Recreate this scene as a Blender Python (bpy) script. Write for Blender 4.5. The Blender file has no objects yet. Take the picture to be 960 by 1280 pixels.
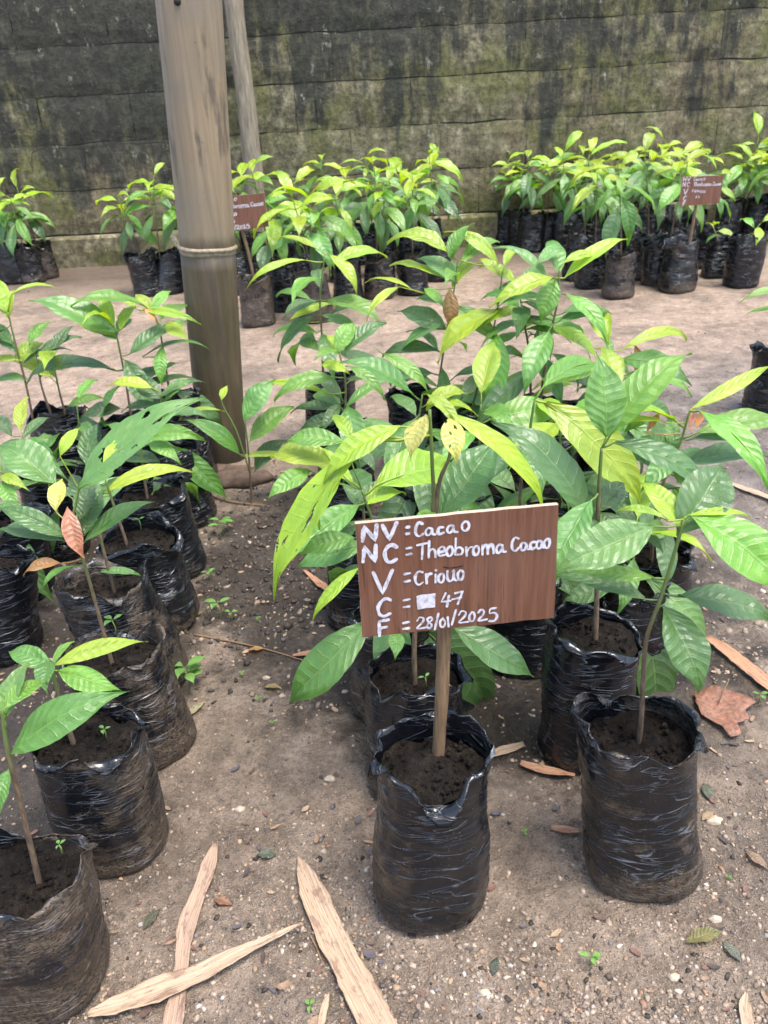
import bpy, math, random
import numpy as np
from mathutils import Vector, Matrix, noise

random.seed(7)
RNG = np.random.default_rng(11)
S = bpy.context.scene
COL = S.collection
rad = math.radians

# ------------------------------------------------------------------ camera, sky, sun, exposure
CAM_H, PITCH, ROLL, FPX = 0.90, 28.0, 3.2, 961.0
_p, _r = rad(PITCH), rad(ROLL)
FW = Vector((0, math.cos(_p), -math.sin(_p)))
U0 = Vector((0, math.sin(_p), math.cos(_p)))
R0 = Vector((1, 0, 0))
RT = R0 * math.cos(_r) - U0 * math.sin(_r)
UP = R0 * math.sin(_r) + U0 * math.cos(_r)
cam = bpy.data.cameras.new('camera')
cam.sensor_fit = 'VERTICAL'
cam.sensor_height = 24.0
cam.lens = 24.0 * FPX / 1280.0
cam.clip_start, cam.clip_end = 0.02, 500
cam.dof.use_dof = True
cam.dof.focus_distance = 1.05
cam.dof.aperture_fstop = 8.0
cam_o = bpy.data.objects.new('camera', cam)
COL.objects.link(cam_o)
M4 = Matrix.Identity(4)
for i in range(3):
    M4[i][0], M4[i][1], M4[i][2] = RT[i], UP[i], -FW[i]
M4[2][3] = CAM_H
cam_o.matrix_world = M4
S.camera = cam_o

SUN_ELEV, SUN_AZ = 72.0, 128.0        # azimuth from +Y (towards the wall) to +X
W = bpy.data.worlds.new('World')
S.world = W
W.use_nodes = True
wn = W.node_tree.nodes
sky = wn.new('ShaderNodeTexSky')
sky.sky_type = 'NISHITA'
sky.sun_disc = False
sky.sun_elevation = rad(SUN_ELEV)
sky.sun_rotation = rad(SUN_AZ)
sky.air_density = 1.0
sky.dust_density = 2.4
sky.ozone_density = 0.6
wn['Background'].inputs['Strength'].default_value = 0.12
W.node_tree.links.new(sky.outputs[0], wn['Background'].inputs['Color'])
sl = bpy.data.lights.new('sun', 'SUN')
sl.energy = 1.5
sl.angle = rad(26)
sl.color = (1.0, 0.96, 0.90)
so = bpy.data.objects.new('sun', sl)
COL.objects.link(so)
sd = Vector((math.sin(rad(SUN_AZ)) * math.cos(rad(SUN_ELEV)), math.cos(rad(SUN_AZ)) * math.cos(rad(SUN_ELEV)), math.sin(rad(SUN_ELEV))))
so.rotation_euler = sd.to_track_quat('Z', 'Y').to_euler()
so.location = sd * 20
S.view_settings.view_transform = 'Standard'
S.view_settings.look = 'None'
S.view_settings.gamma = 1.0
S.view_settings.exposure = 1.95
S.view_settings.use_curve_mapping = False
S.cycles.max_bounces = 5
S.cycles.diffuse_bounces = 3
S.cycles.glossy_bounces = 3
S.cycles.transmission_bounces = 4
S.cycles.use_adaptive_sampling = True
S.cycles.adaptive_threshold = 0.03

# ------------------------------------------------------------------ helpers
CPOS = Vector((0, 0, CAM_H))
def ray(x, y): return FW + RT * ((x - 480) / FPX) + UP * ((640 - y) / FPX)
def G(x, y, z=0.0):
    d = ray(x, y); return CPOS + d * ((z - CAM_H) / d.z)
def P(x, y, Y):
    d = ray(x, y); return CPOS + d * (Y / d.y)
def fbm(v, o=4): return noise.fractal(v, 1.0, 2.0, o)
def clamp(x, a, b): return max(a, min(b, x))

def mesh(name, verts, faces, mats=(), smooth=True, uvs=None, midx=None):
    me = bpy.data.meshes.new(name)
    me.from_pydata([tuple(v) for v in verts], [], faces)
    for m in mats: me.materials.append(m)
    n = len(me.polygons)
    if smooth: me.polygons.foreach_set('use_smooth', [True] * n)
    if midx is not None: me.polygons.foreach_set('material_index', midx)
    if uvs is not None:
        lay = me.uv_layers.new(name='UVMap')
        li = np.empty(len(me.loops), dtype=np.int32)
        me.loops.foreach_get('vertex_index', li)
        lay.data.foreach_set('uv', np.asarray(uvs, dtype=np.float32)[li].ravel())
    me.update()
    return me
def obj(name, me, parent=None, loc=None, color=None):
    o = bpy.data.objects.new(name, me)
    COL.objects.link(o)
    if parent is not None: o.parent = parent
    if loc is not None: o.location = loc
    if color is not None: o.color = (*color[:3], color[3] if len(color) > 3 else 1.0)
    return o
def tag(o, label, cat, group=None, kind=None):
    if label: o['label'] = label
    if cat: o['category'] = cat
    if group: o['group'] = group
    if kind: o['kind'] = kind
    return o
def thing(name, loc, label, cat, group=None):
    o = bpy.data.objects.new(name, None)
    o.empty_display_size = 0.05
    COL.objects.link(o); o.location = loc
    return tag(o, label, cat, group)

def catmull(pts, k=6):
    pts = [Vector(p) for p in pts]
    if len(pts) < 3: k = 2
    q = [pts[0] * 2 - pts[1]] + pts + [pts[-1] * 2 - pts[-2]]
    out = []
    for i in range(1, len(q) - 2):
        a, b, c, d = q[i - 1], q[i], q[i + 1], q[i + 2]
        for j in range(k):
            t = j / k
            out.append(0.5 * ((2 * b) + (c - a) * t + (2 * a - 5 * b + 4 * c - d) * t * t + (3 * b - a - 3 * c + d) * t ** 3))
    out.append(pts[-1])
    return out
def tube(pts, rads, n=8, cap=True, jit=0.0):
    """verts, faces, uvs of a tapered tube along pts"""
    V, Fc, UVv = [], [], []
    prev = None
    m = len(pts)
    for i, p in enumerate(pts):
        t = (pts[min(i + 1, m - 1)] - pts[max(i - 1, 0)])
        if t.length < 1e-9: t = Vector((0, 0, 1))
        t.normalize()
        if prev is None:
            a = Vector((0, 0, 1)).cross(t)
            if a.length < .2: a = Vector((1, 0, 0)).cross(t)
        else:
            a = prev - t * prev.dot(t)
        a.normalize(); prev = a
        b = t.cross(a)
        r = rads[i] if isinstance(rads, (list, tuple)) else rads
        for k in range(n):
            th = 2 * math.pi * k / n
            rr = r * (1 + jit * noise.noise(Vector((math.cos(th) * 1.5, math.sin(th) * 1.5, i * .7))))
            V.append(p + (a * math.cos(th) + b * math.sin(th)) * rr)
            UVv.append((i / (m - 1), k / n))
    for i in range(m - 1):
        for k in range(n):
            k2 = (k + 1) % n
            Fc.append((i * n + k, i * n + k2, (i + 1) * n + k2, (i + 1) * n + k))
    if cap:
        Fc.append(tuple(range(n - 1, -1, -1)))
        Fc.append(tuple((m - 1) * n + k for k in range(n)))
    return V, Fc, UVv

# ------------------------------------------------------------------ node helpers
class NT:
    def __init__(s, name, rough=0.6):
        s.m = bpy.data.materials.new(name); s.m.use_nodes = True
        s.t = s.m.node_tree; s.N = s.t.nodes; s.b = s.N['Principled BSDF']; s.out = s.N['Material Output']
        s.b.inputs['Roughness'].default_value = rough
    def link(s, a, b): s.t.links.new(a, b)
    def node(s, k, **kw):
        n = s.N.new(k)
        for a, v in kw.items(): setattr(n, a, v)
        return n
    def sock(s, n, i, v):
        if v is None: return
        if hasattr(v, 'links') or isinstance(v, bpy.types.NodeSocket): s.link(v, n.inputs[i])
        else: n.inputs[i].default_value = v
    def math(s, op, a, b=None, c=None, cl=False):
        n = s.node('ShaderNodeMath', operation=op, use_clamp=cl)
        s.sock(n, 0, a); s.sock(n, 1, b); s.sock(n, 2, c)
        return n.outputs[0]
    def mix(s, f, a, b, bt='MIX'):
        n = s.node('ShaderNodeMix', data_type='RGBA', blend_type=bt)
        s.sock(n, 0, f)
        for i, v in ((6, a), (7, b)):
            if isinstance(v, tuple): v = (*v[:3], 1)
            s.sock(n, i, v)
        return n.outputs[2]
    def coord(s, which='Object'):
        return s.node('ShaderNodeTexCoord').outputs[which]
    def mapv(s, v, scale=(1, 1, 1), loc=(0, 0, 0)):
        n = s.node('ShaderNodeMapping'); s.link(v, n.inputs[0])
        n.inputs['Scale'].default_value = scale; n.inputs['Location'].default_value = loc
        return n.outputs[0]
    def noise(s, v, scale, detail=4, rough=0.55, dist=0.0):
        n = s.node('ShaderNodeTexNoise')
        s.link(v, n.inputs['Vector'])
        n.inputs['Scale'].default_value = scale; n.inputs['Detail'].default_value = detail
        n.inputs['Roughness'].default_value = rough; n.inputs['Distortion'].default_value = dist
        return n.outputs['Fac']
    def voro(s, v, scale, feat='F1'):
        n = s.node('ShaderNodeTexVoronoi', feature=feat)
        s.link(v, n.inputs['Vector']); n.inputs['Scale'].default_value = scale
        return n
    def ramp(s, f, stops):
        n = s.node('ShaderNodeValToRGB'); s.sock(n, 0, f)
        e = n.color_ramp.elements
        while len(e) < len(stops): e.new(0.5)
        for k, (p, c) in enumerate(stops):
            e[k].position = p
            if not isinstance(c, tuple): c = (c, c, c)
            e[k].color = (*c[:3], 1)
        return n.outputs[0]
    def sstep(s, x, a, b):
        n = s.node('ShaderNodeMapRange', interpolation_type='SMOOTHSTEP')
        s.sock(n, 0, x); n.inputs[1].default_value = a; n.inputs[2].default_value = b
        return n.outputs[0]
    def bump(s, h, strength, dist, nrm=None):
        n = s.node('ShaderNodeBump'); s.link(h, n.inputs['Height'])
        n.inputs['Strength'].default_value = strength; n.inputs['Distance'].default_value = dist
        if nrm is not None: s.link(nrm, n.inputs['Normal'])
        return n.outputs[0]
    def setb(s, **kw):
        for k, v in kw.items():
            i = s.b.inputs[k.replace('_', ' ')]
            if isinstance(v, tuple): i.default_value = (*v, 1) if len(v) == 3 else v
            elif isinstance(v, bpy.types.NodeSocket): s.link(v, i)
            else: i.default_value = v
        return s.m

# ------------------------------------------------------------------ materials
def mat_leaf():
    n = NT('leaf_blade', .36)
    uv = n.node('ShaderNodeUVMap').outputs[0]
    sp = n.node('ShaderNodeSeparateXYZ'); n.link(uv, sp.inputs[0])
    u, v = sp.outputs[0], sp.outputs[1]
    a = n.math('MULTIPLY', n.math('ABSOLUTE', n.math('SUBTRACT', v, .5)), 2.0)
    ob = n.coord('Object')
    wob = n.math('MULTIPLY', n.math('SUBTRACT', n.noise(uv, 5.0, 2), .5), .5)
    t = n.math('ADD', n.math('SUBTRACT', n.math('MULTIPLY', u, 10.0), n.math('MULTIPLY', n.math('POWER', a, 1.25), 1.15)), wob)
    fr = n.math('ABSOLUTE', n.math('SUBTRACT', n.math('FRACT', t), .5))          # .5 at a vein
    lat = n.math('MULTIPLY', n.sstep(fr, .435, .495), n.sstep(a, 1.0, .75))
    mid = n.sstep(a, .055, .018)
    vein = n.math('MAXIMUM', n.math('MULTIPLY', lat, .62), mid)
    net = n.voro(n.mapv(uv, (46, 20, 1)), 1.0, 'DISTANCE_TO_EDGE').outputs['Distance']
    netm = n.sstep(net, .10, .0)
    oi = n.node('ShaderNodeObjectInfo')
    bc = oi.outputs['Color']
    rnd = oi.outputs['Random']
    comb = n.node('ShaderNodeCombineXYZ'); n.link(u, comb.inputs[0]); n.link(v, comb.inputs[1]); n.link(n.math('MULTIPLY', rnd, 40.0), comb.inputs[2])
    no = n.noise(comb.outputs[0], 3.2, 4, .6)
    c1 = n.mix(n.sstep(no, .25, .75), n.mix(1.0, bc, (.60, .74, .70), 'MULTIPLY'), n.mix(1.0, bc, (1.35, 1.18, .95), 'MULTIPLY'))
    c2 = n.mix(n.math('MULTIPLY', vein, .78), c1, n.mix(.42, n.mix(1.0, bc, (1.5, 1.45, 1.35), 'MULTIPLY'), (.30, .38, .13)))
    c2 = n.mix(n.math('MULTIPLY', netm, .14), c2, (.26, .36, .12))
    # brown necrotic flecks and browned margins
    fl = n.noise(comb.outputs[0], 17.0, 3, .6)
    flm = n.math('MULTIPLY', n.sstep(fl, .66, .72), .75)
    c3 = n.mix(flm, c2, (.16, .10, .035))
    edge = n.math('MULTIPLY', n.sstep(n.math('ADD', a, n.math('MULTIPLY', n.noise(comb.outputs[0], 6.0, 3), .4)), 1.20, 1.34), .6)
    c3 = n.mix(edge, c3, (.22, .17, .05))
    under = n.mix(.45, c3, n.mix(1.0, n.mix(.25, bc, (.25, .36, .14)), (1.3, 1.25, 1.1), 'MULTIPLY'))
    geo = n.node('ShaderNodeNewGeometry')
    c4 = n.mix(geo.outputs['Backfacing'], c3, under)
    h = n.math('ADD', n.math('MULTIPLY', fr, -1.4), n.math('MULTIPLY', vein, -.55))
    h = n.math('ADD', h, n.math('MULTIPLY', netm, -.12))
    h = n.math('ADD', h, n.math('MULTIPLY', n.noise(uv, 30, 3), .16))
    bp = n.bump(h, .42, .0032)
    rg = n.math('ADD', .22, n.math('MULTIPLY', n.noise(comb.outputs[0], 5.0, 3), .22))
    n.setb(Base_Color=c4, Roughness=rg, Normal=bp, Specular_IOR_Level=.85)
    tr = n.node('ShaderNodeBsdfTranslucent')
    tc = n.mix(1.0, n.mix(n.math('MULTIPLY', vein, .3), c3, (.12, .16, .02)), (1.85, 1.70, .60), 'MULTIPLY')
    n.link(tc, tr.inputs[0]); n.link(bp, tr.inputs['Normal'])
    mx = n.node('ShaderNodeMixShader'); mx.inputs[0].default_value = .38
    n.link(n.b.outputs[0], mx.inputs[1]); n.link(tr.outputs[0], mx.inputs[2]); n.link(mx.outputs[0], n.out.inputs[0])
    return n.m
def mat_petiole():
    n = NT('petiole', .5)
    oi = n.node('ShaderNodeObjectInfo').outputs['Color']
    return n.setb(Base_Color=n.mix(.45, n.mix(1.0, oi, (1.1, 1.0, .8), 'MULTIPLY'), (.14, .15, .04)))
def mat_stem():
    n = NT('stem_bark', .65)
    uv = n.node('ShaderNodeUVMap').outputs[0]
    sp = n.node('ShaderNodeSeparateXYZ'); n.link(uv, sp.inputs[0])
    ob = n.coord()
    no = n.noise(n.mapv(ob, (1, 1, .25)), 260, 4)
    f = n.sstep(n.math('ADD', sp.outputs[0], n.math('MULTIPLY', n.math('SUBTRACT', no, .5), .25)), .42, .85)
    c = n.mix(f, n.ramp(no, [(.3, (.065, .040, .024)), (.7, (.20, .135, .085))]), (.10, .16, .035))
    return n.setb(Base_Color=c, Normal=n.bump(no, .5, .001))
def mat_bag():
    n = NT('black_polythene', .3)
    ob = n.coord()
    oi = n.node('ShaderNodeObjectInfo')
    sp = n.node('ShaderNodeSeparateColor'); n.link(oi.outputs['Color'], sp.inputs[0])
    dirt = sp.outputs[0]
    off = n.node('ShaderNodeVectorMath', operation='ADD'); n.link(ob, off.inputs[0])
    cx = n.node('ShaderNodeCombineXYZ'); n.link(n.math('MULTIPLY', oi.outputs['Random'], 30.0), cx.inputs[0]); n.link(cx.outputs[0], off.inputs[1])
    q = off.outputs[0]
    sx = n.node('ShaderNodeSeparateXYZ'); n.link(ob, sx.inputs[0])
    z = sx.outputs[2]
    big = n.noise(q, 16, 5, .62)
    st = n.noise(n.mapv(q, (14, 14, 150)), 1.0, 4, .6, .6)
    fine = n.noise(n.mapv(q, (1, 1, 2.2)), 260, 3, .6)
    low = n.sstep(z, .09, .0)
    d = n.math('ADD', n.math('MULTIPLY', big, 1.25), n.math('MULTIPLY', st, .45))
    d = n.math('ADD', d, n.math('MULTIPLY', low, .30))
    d = n.math('ADD', d, n.math('MULTIPLY', n.math('SUBTRACT', dirt, .43), .95))
    dm = n.math('MULTIPLY', n.sstep(d, .94, 1.16), n.sstep(fine, .34, .60))
    dm = n.math('MULTIPLY', dm, .90)
    spk = n.voro(q, 230).outputs['Distance']
    spm = n.math('MULTIPLY', n.sstep(spk, .20, .10), n.sstep(n.noise(q, 30, 3), .53, .62))
    dm2 = n.math('MAXIMUM', dm, n.math('MULTIPLY', spm, .75))
    dc = n.ramp(n.noise(q, 90, 3), [(.3, (.050, .034, .021)), (.7, (.165, .115, .072))])
    c = n.mix(dm2, (.0060, .0068, .0088), dc)
    dust = n.math('MULTIPLY', n.sstep(n.noise(q, 9, 4), .45, .85), .022)
    c = n.mix(dust, c, (.3, .27, .24))
    # thin stretched creases of the film, fine mud ridges only where dirt sits
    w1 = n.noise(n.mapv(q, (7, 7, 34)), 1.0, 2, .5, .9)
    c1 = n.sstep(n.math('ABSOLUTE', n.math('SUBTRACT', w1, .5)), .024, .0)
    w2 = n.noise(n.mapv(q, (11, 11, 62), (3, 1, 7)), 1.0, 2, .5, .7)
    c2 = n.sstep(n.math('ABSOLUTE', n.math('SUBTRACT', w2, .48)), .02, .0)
    soft = n.noise(n.mapv(q, (14, 14, 22)), 1.0, 3, .5, .4)
    rid = n.math('ABSOLUTE', n.math('SUBTRACT', n.noise(n.mapv(q, (16, 16, 150)), 1.0, 4, .6, .8), .5))
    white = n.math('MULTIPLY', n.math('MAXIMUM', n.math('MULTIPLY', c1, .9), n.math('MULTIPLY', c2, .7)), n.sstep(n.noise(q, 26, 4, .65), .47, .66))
    c = n.mix(n.math('MULTIPLY', white, .27), c, (.42, .43, .46))  # sky glints on the creases painted as pale lines, with some stretch whitening
    h = n.math('ADD', n.math('MULTIPLY', c1, .9), n.math('MULTIPLY', c2, .6))
    h = n.math('ADD', h, n.math('MULTIPLY', soft, .5))
    h = n.math('ADD', h, n.math('MULTIPLY', n.math('MULTIPLY', rid, dm2), -.9))
    h = n.math('ADD', h, n.math('MULTIPLY', n.math('MULTIPLY', dm2, fine), .35))
    bp = n.bump(h, .5, .005)
    rg = n.math('ADD', n.math('MULTIPLY', dm2, .55), n.math('ADD', .08, n.math('MULTIPLY', big, .26)))
    return n.setb(Base_Color=c, Roughness=rg, Normal=bp, Specular_IOR_Level=.5)
def mat_soil():
    n = NT('potting_soil', .85)
    ob = n.coord()
    a = n.noise(ob, 60, 6, .7)
    b = n.noise(ob, 420, 3, .6)
    c = n.ramp(a, [(.25, (.005, .004, .003)), (.5, (.016, .012, .009)), (.75, (.042, .031, .022))])
    c = n.mix(n.sstep(b, .70, .78), c, (.16, .115, .08))
    return n.setb(Base_Color=c, Specular_IOR_Level=.15, Normal=n.bump(n.math('ADD', a, n.math('MULTIPLY', b, .6)), 1.0, .009))
def mat_ground():
    n = NT('trodden_earth', .75)
    g = n.coord()
    sx = n.node('ShaderNodeSeparateXYZ'); n.link(g, sx.inputs[0])
    x, y = sx.outputs[0], sx.outputs[1]
    big = n.noise(g, 2.2, 5, .6)
    mid = n.noise(g, 11, 6, .65)
    fine = n.noise(g, 120, 5, .7)
    grit = n.noise(g, 420, 3, .6)
    near = n.ramp(mid, [(.28, (.135, .096, .066)), (.5, (.260, .194, .139)), (.75, (.385, .30, .225))])
    dry = n.ramp(mid, [(.2, (.235, .162, .108)), (.55, (.39, .284, .204)), (.85, (.50, .385, .29))])
    f = n.sstep(n.math('ADD', y, n.math('MULTIPLY', n.math('SUBTRACT', big, .5), .9)), 1.55, 2.35)
    c = n.mix(f, near, dry)
    mot = n.noise(g, 27, 5, .7)
    c = n.mix(1.0, c, n.ramp(mot, [(.3, .58), (.5, 1.0), (.7, 1.30)]), 'MULTIPLY')
    c = n.mix(1.0, c, n.ramp(big, [(.3, .72), (.62, 1.1)]), 'MULTIPLY')
    c = n.mix(1.0, c, n.ramp(fine, [(.32, .62), (.5, 1.0), (.68, 1.28)]), 'MULTIPLY')
    # greyer wet ground on the right side
    wetf = n.math('MULTIPLY', n.sstep(n.math('ADD', x, n.math('MULTIPLY', n.math('SUBTRACT', big, .5), 1.1)), .55, 1.05),
                  n.math('MULTIPLY', n.sstep(y, 1.0, 1.5), n.sstep(n.math('ADD', y, n.math('MULTIPLY', n.math('SUBTRACT', mid, .5), 1.2)), 3.1, 2.3)))
    c = n.mix(n.math('MULTIPLY', wetf, .8), c, n.ramp(mid, [(.3, (.110, .094, .084)), (.7, (.30, .26, .238))]))
    # dark damp mud: between the rows and along the foot of the wall
    def blob(cx, cy, rx, ry):
        dx = n.math('MULTIPLY', n.math('SUBTRACT', x, cx), 1 / rx); dy = n.math('MULTIPLY', n.math('SUBTRACT', y, cy), 1 / ry)
        return n.math('ADD', n.math('MULTIPLY', dx, dx), n.math('MULTIPLY', dy, dy))
    jit = n.math('MULTIPLY', n.math('SUBTRACT', mid, .5), 1.6)
    m1 = n.sstep(n.math('ADD', blob(-.19, 1.50, .27, .42), jit), 1.25, .55)
    m2 = n.sstep(n.math('ADD', blob(.22, 1.25, .5, .45), jit), 1.25, .6)
    m3 = n.sstep(n.math('ADD', n.math('MULTIPLY', y, 1.0), n.math('MULTIPLY', jit, .5)), 4.4, 5.1)
    m4 = n.sstep(n.math('ADD', blob(-.62, 1.15, .26, .62), jit), 1.25, .6)
    mud = n.math('MAXIMUM', n.math('MAXIMUM', m1, m2), m4)
    c = n.mix(n.math('MULTIPLY', mud, .88), c, n.ramp(fine, [(.3, (.016, .012, .009)), (.7, (.060, .046, .035))]))
    c = n.mix(n.math('MULTIPLY', m3, .8), c, (.065, .042, .028))
    # damp patches, then grit (sunk where the mud is)
    damp = n.sstep(n.noise(g, 3.4, 5, .65, .3), .50, .62)
    c = n.mix(n.math('MULTIPLY', damp, .42), c, (.085, .066, .050))
    nomud = n.math('SUBTRACT', 1.0, n.math('MULTIPLY', mud, .9))
    c = n.mix(n.math('MULTIPLY', n.sstep(grit, .56, .70), n.math('MULTIPLY', nomud, n.math('SUBTRACT', 1.0, n.math('MULTIPLY', damp, .35)))), c, (.34, .265, .195))
    c = n.mix(n.sstep(grit, .42, .28), c, (.05, .038, .030))
    spots = n.sstep(n.noise(g, 34, 3, .6), .66, .72)
    c = n.mix(n.math('MULTIPLY', spots, .35), c, (.055, .042, .034))
    h = n.math('ADD', n.math('MULTIPLY', fine, .7), n.math('MULTIPLY', grit, .35))
    h = n.math('ADD', h, n.math('ADD', n.math('MULTIPLY', mid, .8), n.math('MULTIPLY', mot, .6)))
    rg = n.math('SUBTRACT', .78, n.math('MULTIPLY', n.math('MAXIMUM', n.math('MAXIMUM', n.math('MULTIPLY', mud, .6), n.math('MULTIPLY', damp, .45)), wetf), n.math('MULTIPLY', n.sstep(mid, .64, .42), .62)))
    return n.setb(Base_Color=c, Roughness=rg, Normal=n.bump(h, 1.0, .017))
def mat_gravel():
    n = NT('gravel_stone', .7)
    a = n.node('ShaderNodeAttribute', attribute_name='tint')
    no = n.noise(n.coord(), 500, 3)
    return n.setb(Base_Color=n.mix(1.0, a.outputs['Color'], n.ramp(no, [(.3, .7), (.7, 1.2)]), 'MULTIPLY'), Normal=n.bump(no, .4, .001))
def mat_wall():
    n = NT('mossy_concrete', .9)
    g = n.coord()
    sx = n.node('ShaderNodeSeparateXYZ'); n.link(g, sx.inputs[0])
    x, z = sx.outputs[0], sx.outputs[2]
    b1 = n.noise(n.mapv(g, (1, 1, .45)), 1.5, 5, .62)
    stk = n.noise(n.mapv(g, (7, 7, .55)), 1.0, 5, .65, .4)
    stk2 = n.noise(n.mapv(g, (22, 22, 2.2)), 1.0, 4, .65, .3)
    med = n.noise(g, 9, 6, .68)
    fine = n.noise(g, 70, 4, .7)
    base = n.ramp(med, [(.30, (.038, .034, .019)), (.5, (.135, .118, .064)), (.70, (.330, .292, .180))])
    br = n.mix(n.math('MULTIPLY', n.sstep(b1, .42, .66), .6), base, (.135, .098, .050))
    c = n.mix(n.math('MULTIPLY', n.sstep(n.noise(g, 2.6, 5, .65), .44, .60), .70), br, (.100, .100, .026))       # olive algae
    # black algae running down from the top, patchier lower
    bl = n.math('ADD', n.math('ADD', n.math('MULTIPLY', b1, .50), n.math('MULTIPLY', stk, .24)), n.math('MULTIPLY', n.noise(n.mapv(g, (1, 1, .8)), 5.5, 6, .7), .34))
    bl = n.math('ADD', bl, n.math('MULTIPLY', n.math('SUBTRACT', z, .9), .15))
    bl = n.math('SUBTRACT', bl, n.math('MULTIPLY', x, .022))
    bl = n.math('ADD', bl, n.math('MULTIPLY', n.math('SUBTRACT', stk2, .5), .18))
    c = n.mix(n.math('MULTIPLY', n.sstep(bl, .505, .60), .90), c, n.mix(n.sstep(med, .4, .7), (.012, .013, .010), (.036, .037, .026)))
    # grey lichen and lime bloom
    li = n.math('MULTIPLY', n.sstep(n.noise(n.mapv(g, (1, 1, .6)), 13, 5, .72), .585, .68), n.sstep(n.noise(g, 1.8, 3), .42, .6))
    c = n.mix(n.math('MULTIPLY', li, .75), c, (.34, .325, .24))
    sp = n.math('MULTIPLY', n.sstep(n.noise(g, 42, 3, .6), .68, .74), .6)
    c = n.mix(sp, c, (.34, .33, .28))
    pit = n.noise(g, 26, 6, .75)
    c = n.mix(1.0, c, n.ramp(pit, [(.36, .45), (.5, 1.0), (.66, 1.5)]), 'MULTIPLY')
    hole = n.sstep(n.voro(g, 38).outputs['Distance'], .16, .06)
    hole = n.math('MULTIPLY', hole, n.sstep(med, .5, .62))
    c = n.mix(n.math('MULTIPLY', hole, .8), c, (.012, .012, .010))
    h = n.math('ADD', n.math('MULTIPLY', med, 1.1), n.math('MULTIPLY', fine, .45))
    h = n.math('SUBTRACT', h, n.math('MULTIPLY', hole, .5))
    return n.setb(Base_Color=c, Roughness=n.math('ADD', .65, n.math('MULTIPLY', fine, .35)), Normal=n.bump(h, .8, .014))
def mat_simple(name, col, rough=.7, var=.35, scale=60, bump=.3, stretch=(1, 1, 1)):
    n = NT(name, rough)
    q = n.mapv(n.coord(), stretch)
    no = n.noise(q, scale, 5, .6)
    lo = tuple(c * (1 - var) for c in col); hi = tuple(c * (1 + var) for c in col)
    return n.setb(Base_Color=n.ramp(no, [(.28, lo), (.72, hi)]), Normal=n.bump(no, bump, .003))
def mat_bamboo():
    n = NT('weathered_bamboo', .55)
    g = n.coord()
    sx = n.node('ShaderNodeSeparateXYZ'); n.link(g, sx.inputs[0])
    z = sx.outputs[2]
    fib = n.noise(n.mapv(g, (60, 60, 2.0)), 1.0, 5, .62)
    fib2 = n.noise(n.mapv(g, (260, 260, 7.0)), 1.0, 3, .6)
    bl = n.noise(n.mapv(g, (9, 9, 3.5)), 1.0, 5, .65)
    upc = n.ramp(fib, [(.25, (.150, .104, .058)), (.5, (.225, .164, .098)), (.78, (.305, .232, .146))])
    grey = n.mix(n.sstep(n.noise(g, 5, 3), .4, .65), upc, n.mix(.55, upc, (.165, .140, .108)))
    lowc = n.ramp(n.math('ADD', n.math('MULTIPLY', fib, .5), n.math('MULTIPLY', bl, .5)), [(.3, (.030, .021, .011)), (.5, (.080, .058, .030)), (.75, (.155, .118, .066))])
    lowm = n.sstep(n.math('ADD', z, n.math('MULTIPLY', n.math('SUBTRACT', bl, .5), .05)), .635, .60)
    c = n.mix(lowm, grey, lowc)
    dk = n.math('MULTIPLY', n.sstep(n.noise(n.mapv(g, (26, 26, 4.0)), 1.0, 5, .65), .54, .66), n.sstep(n.noise(g, 6, 2), .40, .56))
    c = n.mix(n.math('MULTIPLY', dk, .75), c, (.060, .045, .034))
    wet = n.sstep(n.math('ADD', z, n.math('MULTIPLY', n.math('SUBTRACT', bl, .5), .25)), .17, .02)
    c = n.mix(n.math('MULTIPLY', wet, .85), c, (.022, .018, .013))
    fl = n.sstep(n.noise(g, 120, 2), .72, .77)
    c = n.mix(n.math('MULTIPLY', fl, .7), c, (.03, .022, .016))
    h = n.math('ADD', fib, n.math('MULTIPLY', fib2, .5))
    return n.setb(Base_Color=c, Normal=n.bump(h, .45, .002), Roughness=n.math('ADD', .42, n.math('MULTIPLY', bl, .3)))
def mat_board():
    n = NT('plywood_board', .5)
    g = n.coord()
    gr = n.noise(n.mapv(g, (150, 150, 7)), 1.0, 5, .65, .3)
    gr2 = n.noise(n.mapv(g, (430, 430, 16)), 1.0, 3, .6)
    lo = n.noise(g, 9, 3)
    c = n.ramp(gr, [(.25, (.085, .032, .016)), (.5, (.145, .058, .031)), (.8, (.215, .098, .057))])
    c = n.mix(n.sstep(gr2, .56, .72), c, (.050, .020, .012))
    c = n.mix(n.math('MULTIPLY', n.sstep(lo, .45, .7), .35), c, (.16, .085, .058))
    return n.setb(Base_Color=c, Normal=n.bump(gr2, .3, .001), Roughness=n.math('ADD', .38, n.math('MULTIPLY', lo, .25)))
def mat_paint():
    n = NT('white_paint', .5)
    no = n.noise(n.coord(), 230, 4)
    return n.setb(Base_Color=n.ramp(no, [(.28, (.22, .19, .20)), (.46, (.52, .50, .55)), (.7, (.68, .67, .73))]), Normal=n.bump(no, .3, .0006))
def mat_husk(name, a, b, dark):
    n = NT(name, .6)
    g = n.node('ShaderNodeUVMap').outputs[0]
    fi = n.noise(n.mapv(g, (7, 900, 1)), 1.0, 5, .65, .3)
    bl = n.noise(n.mapv(g, (26, 60, 1)), 1.0, 5, .65)
    c = n.ramp(fi, [(.32, a), (.62, b)])
    gr_ = n.sstep(n.noise(n.mapv(g, (40, 420, 1)), 1.0, 4, .7), .56, .66)
    c = n.mix(n.math('MULTIPLY', gr_, .75), c, (.075, .048, .030))
    c = n.mix(n.math('MULTIPLY', n.sstep(bl, .52, .66), .8), c, dark)
    return n.setb(Base_Color=c, Normal=n.bump(fi, .6, .002))
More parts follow.
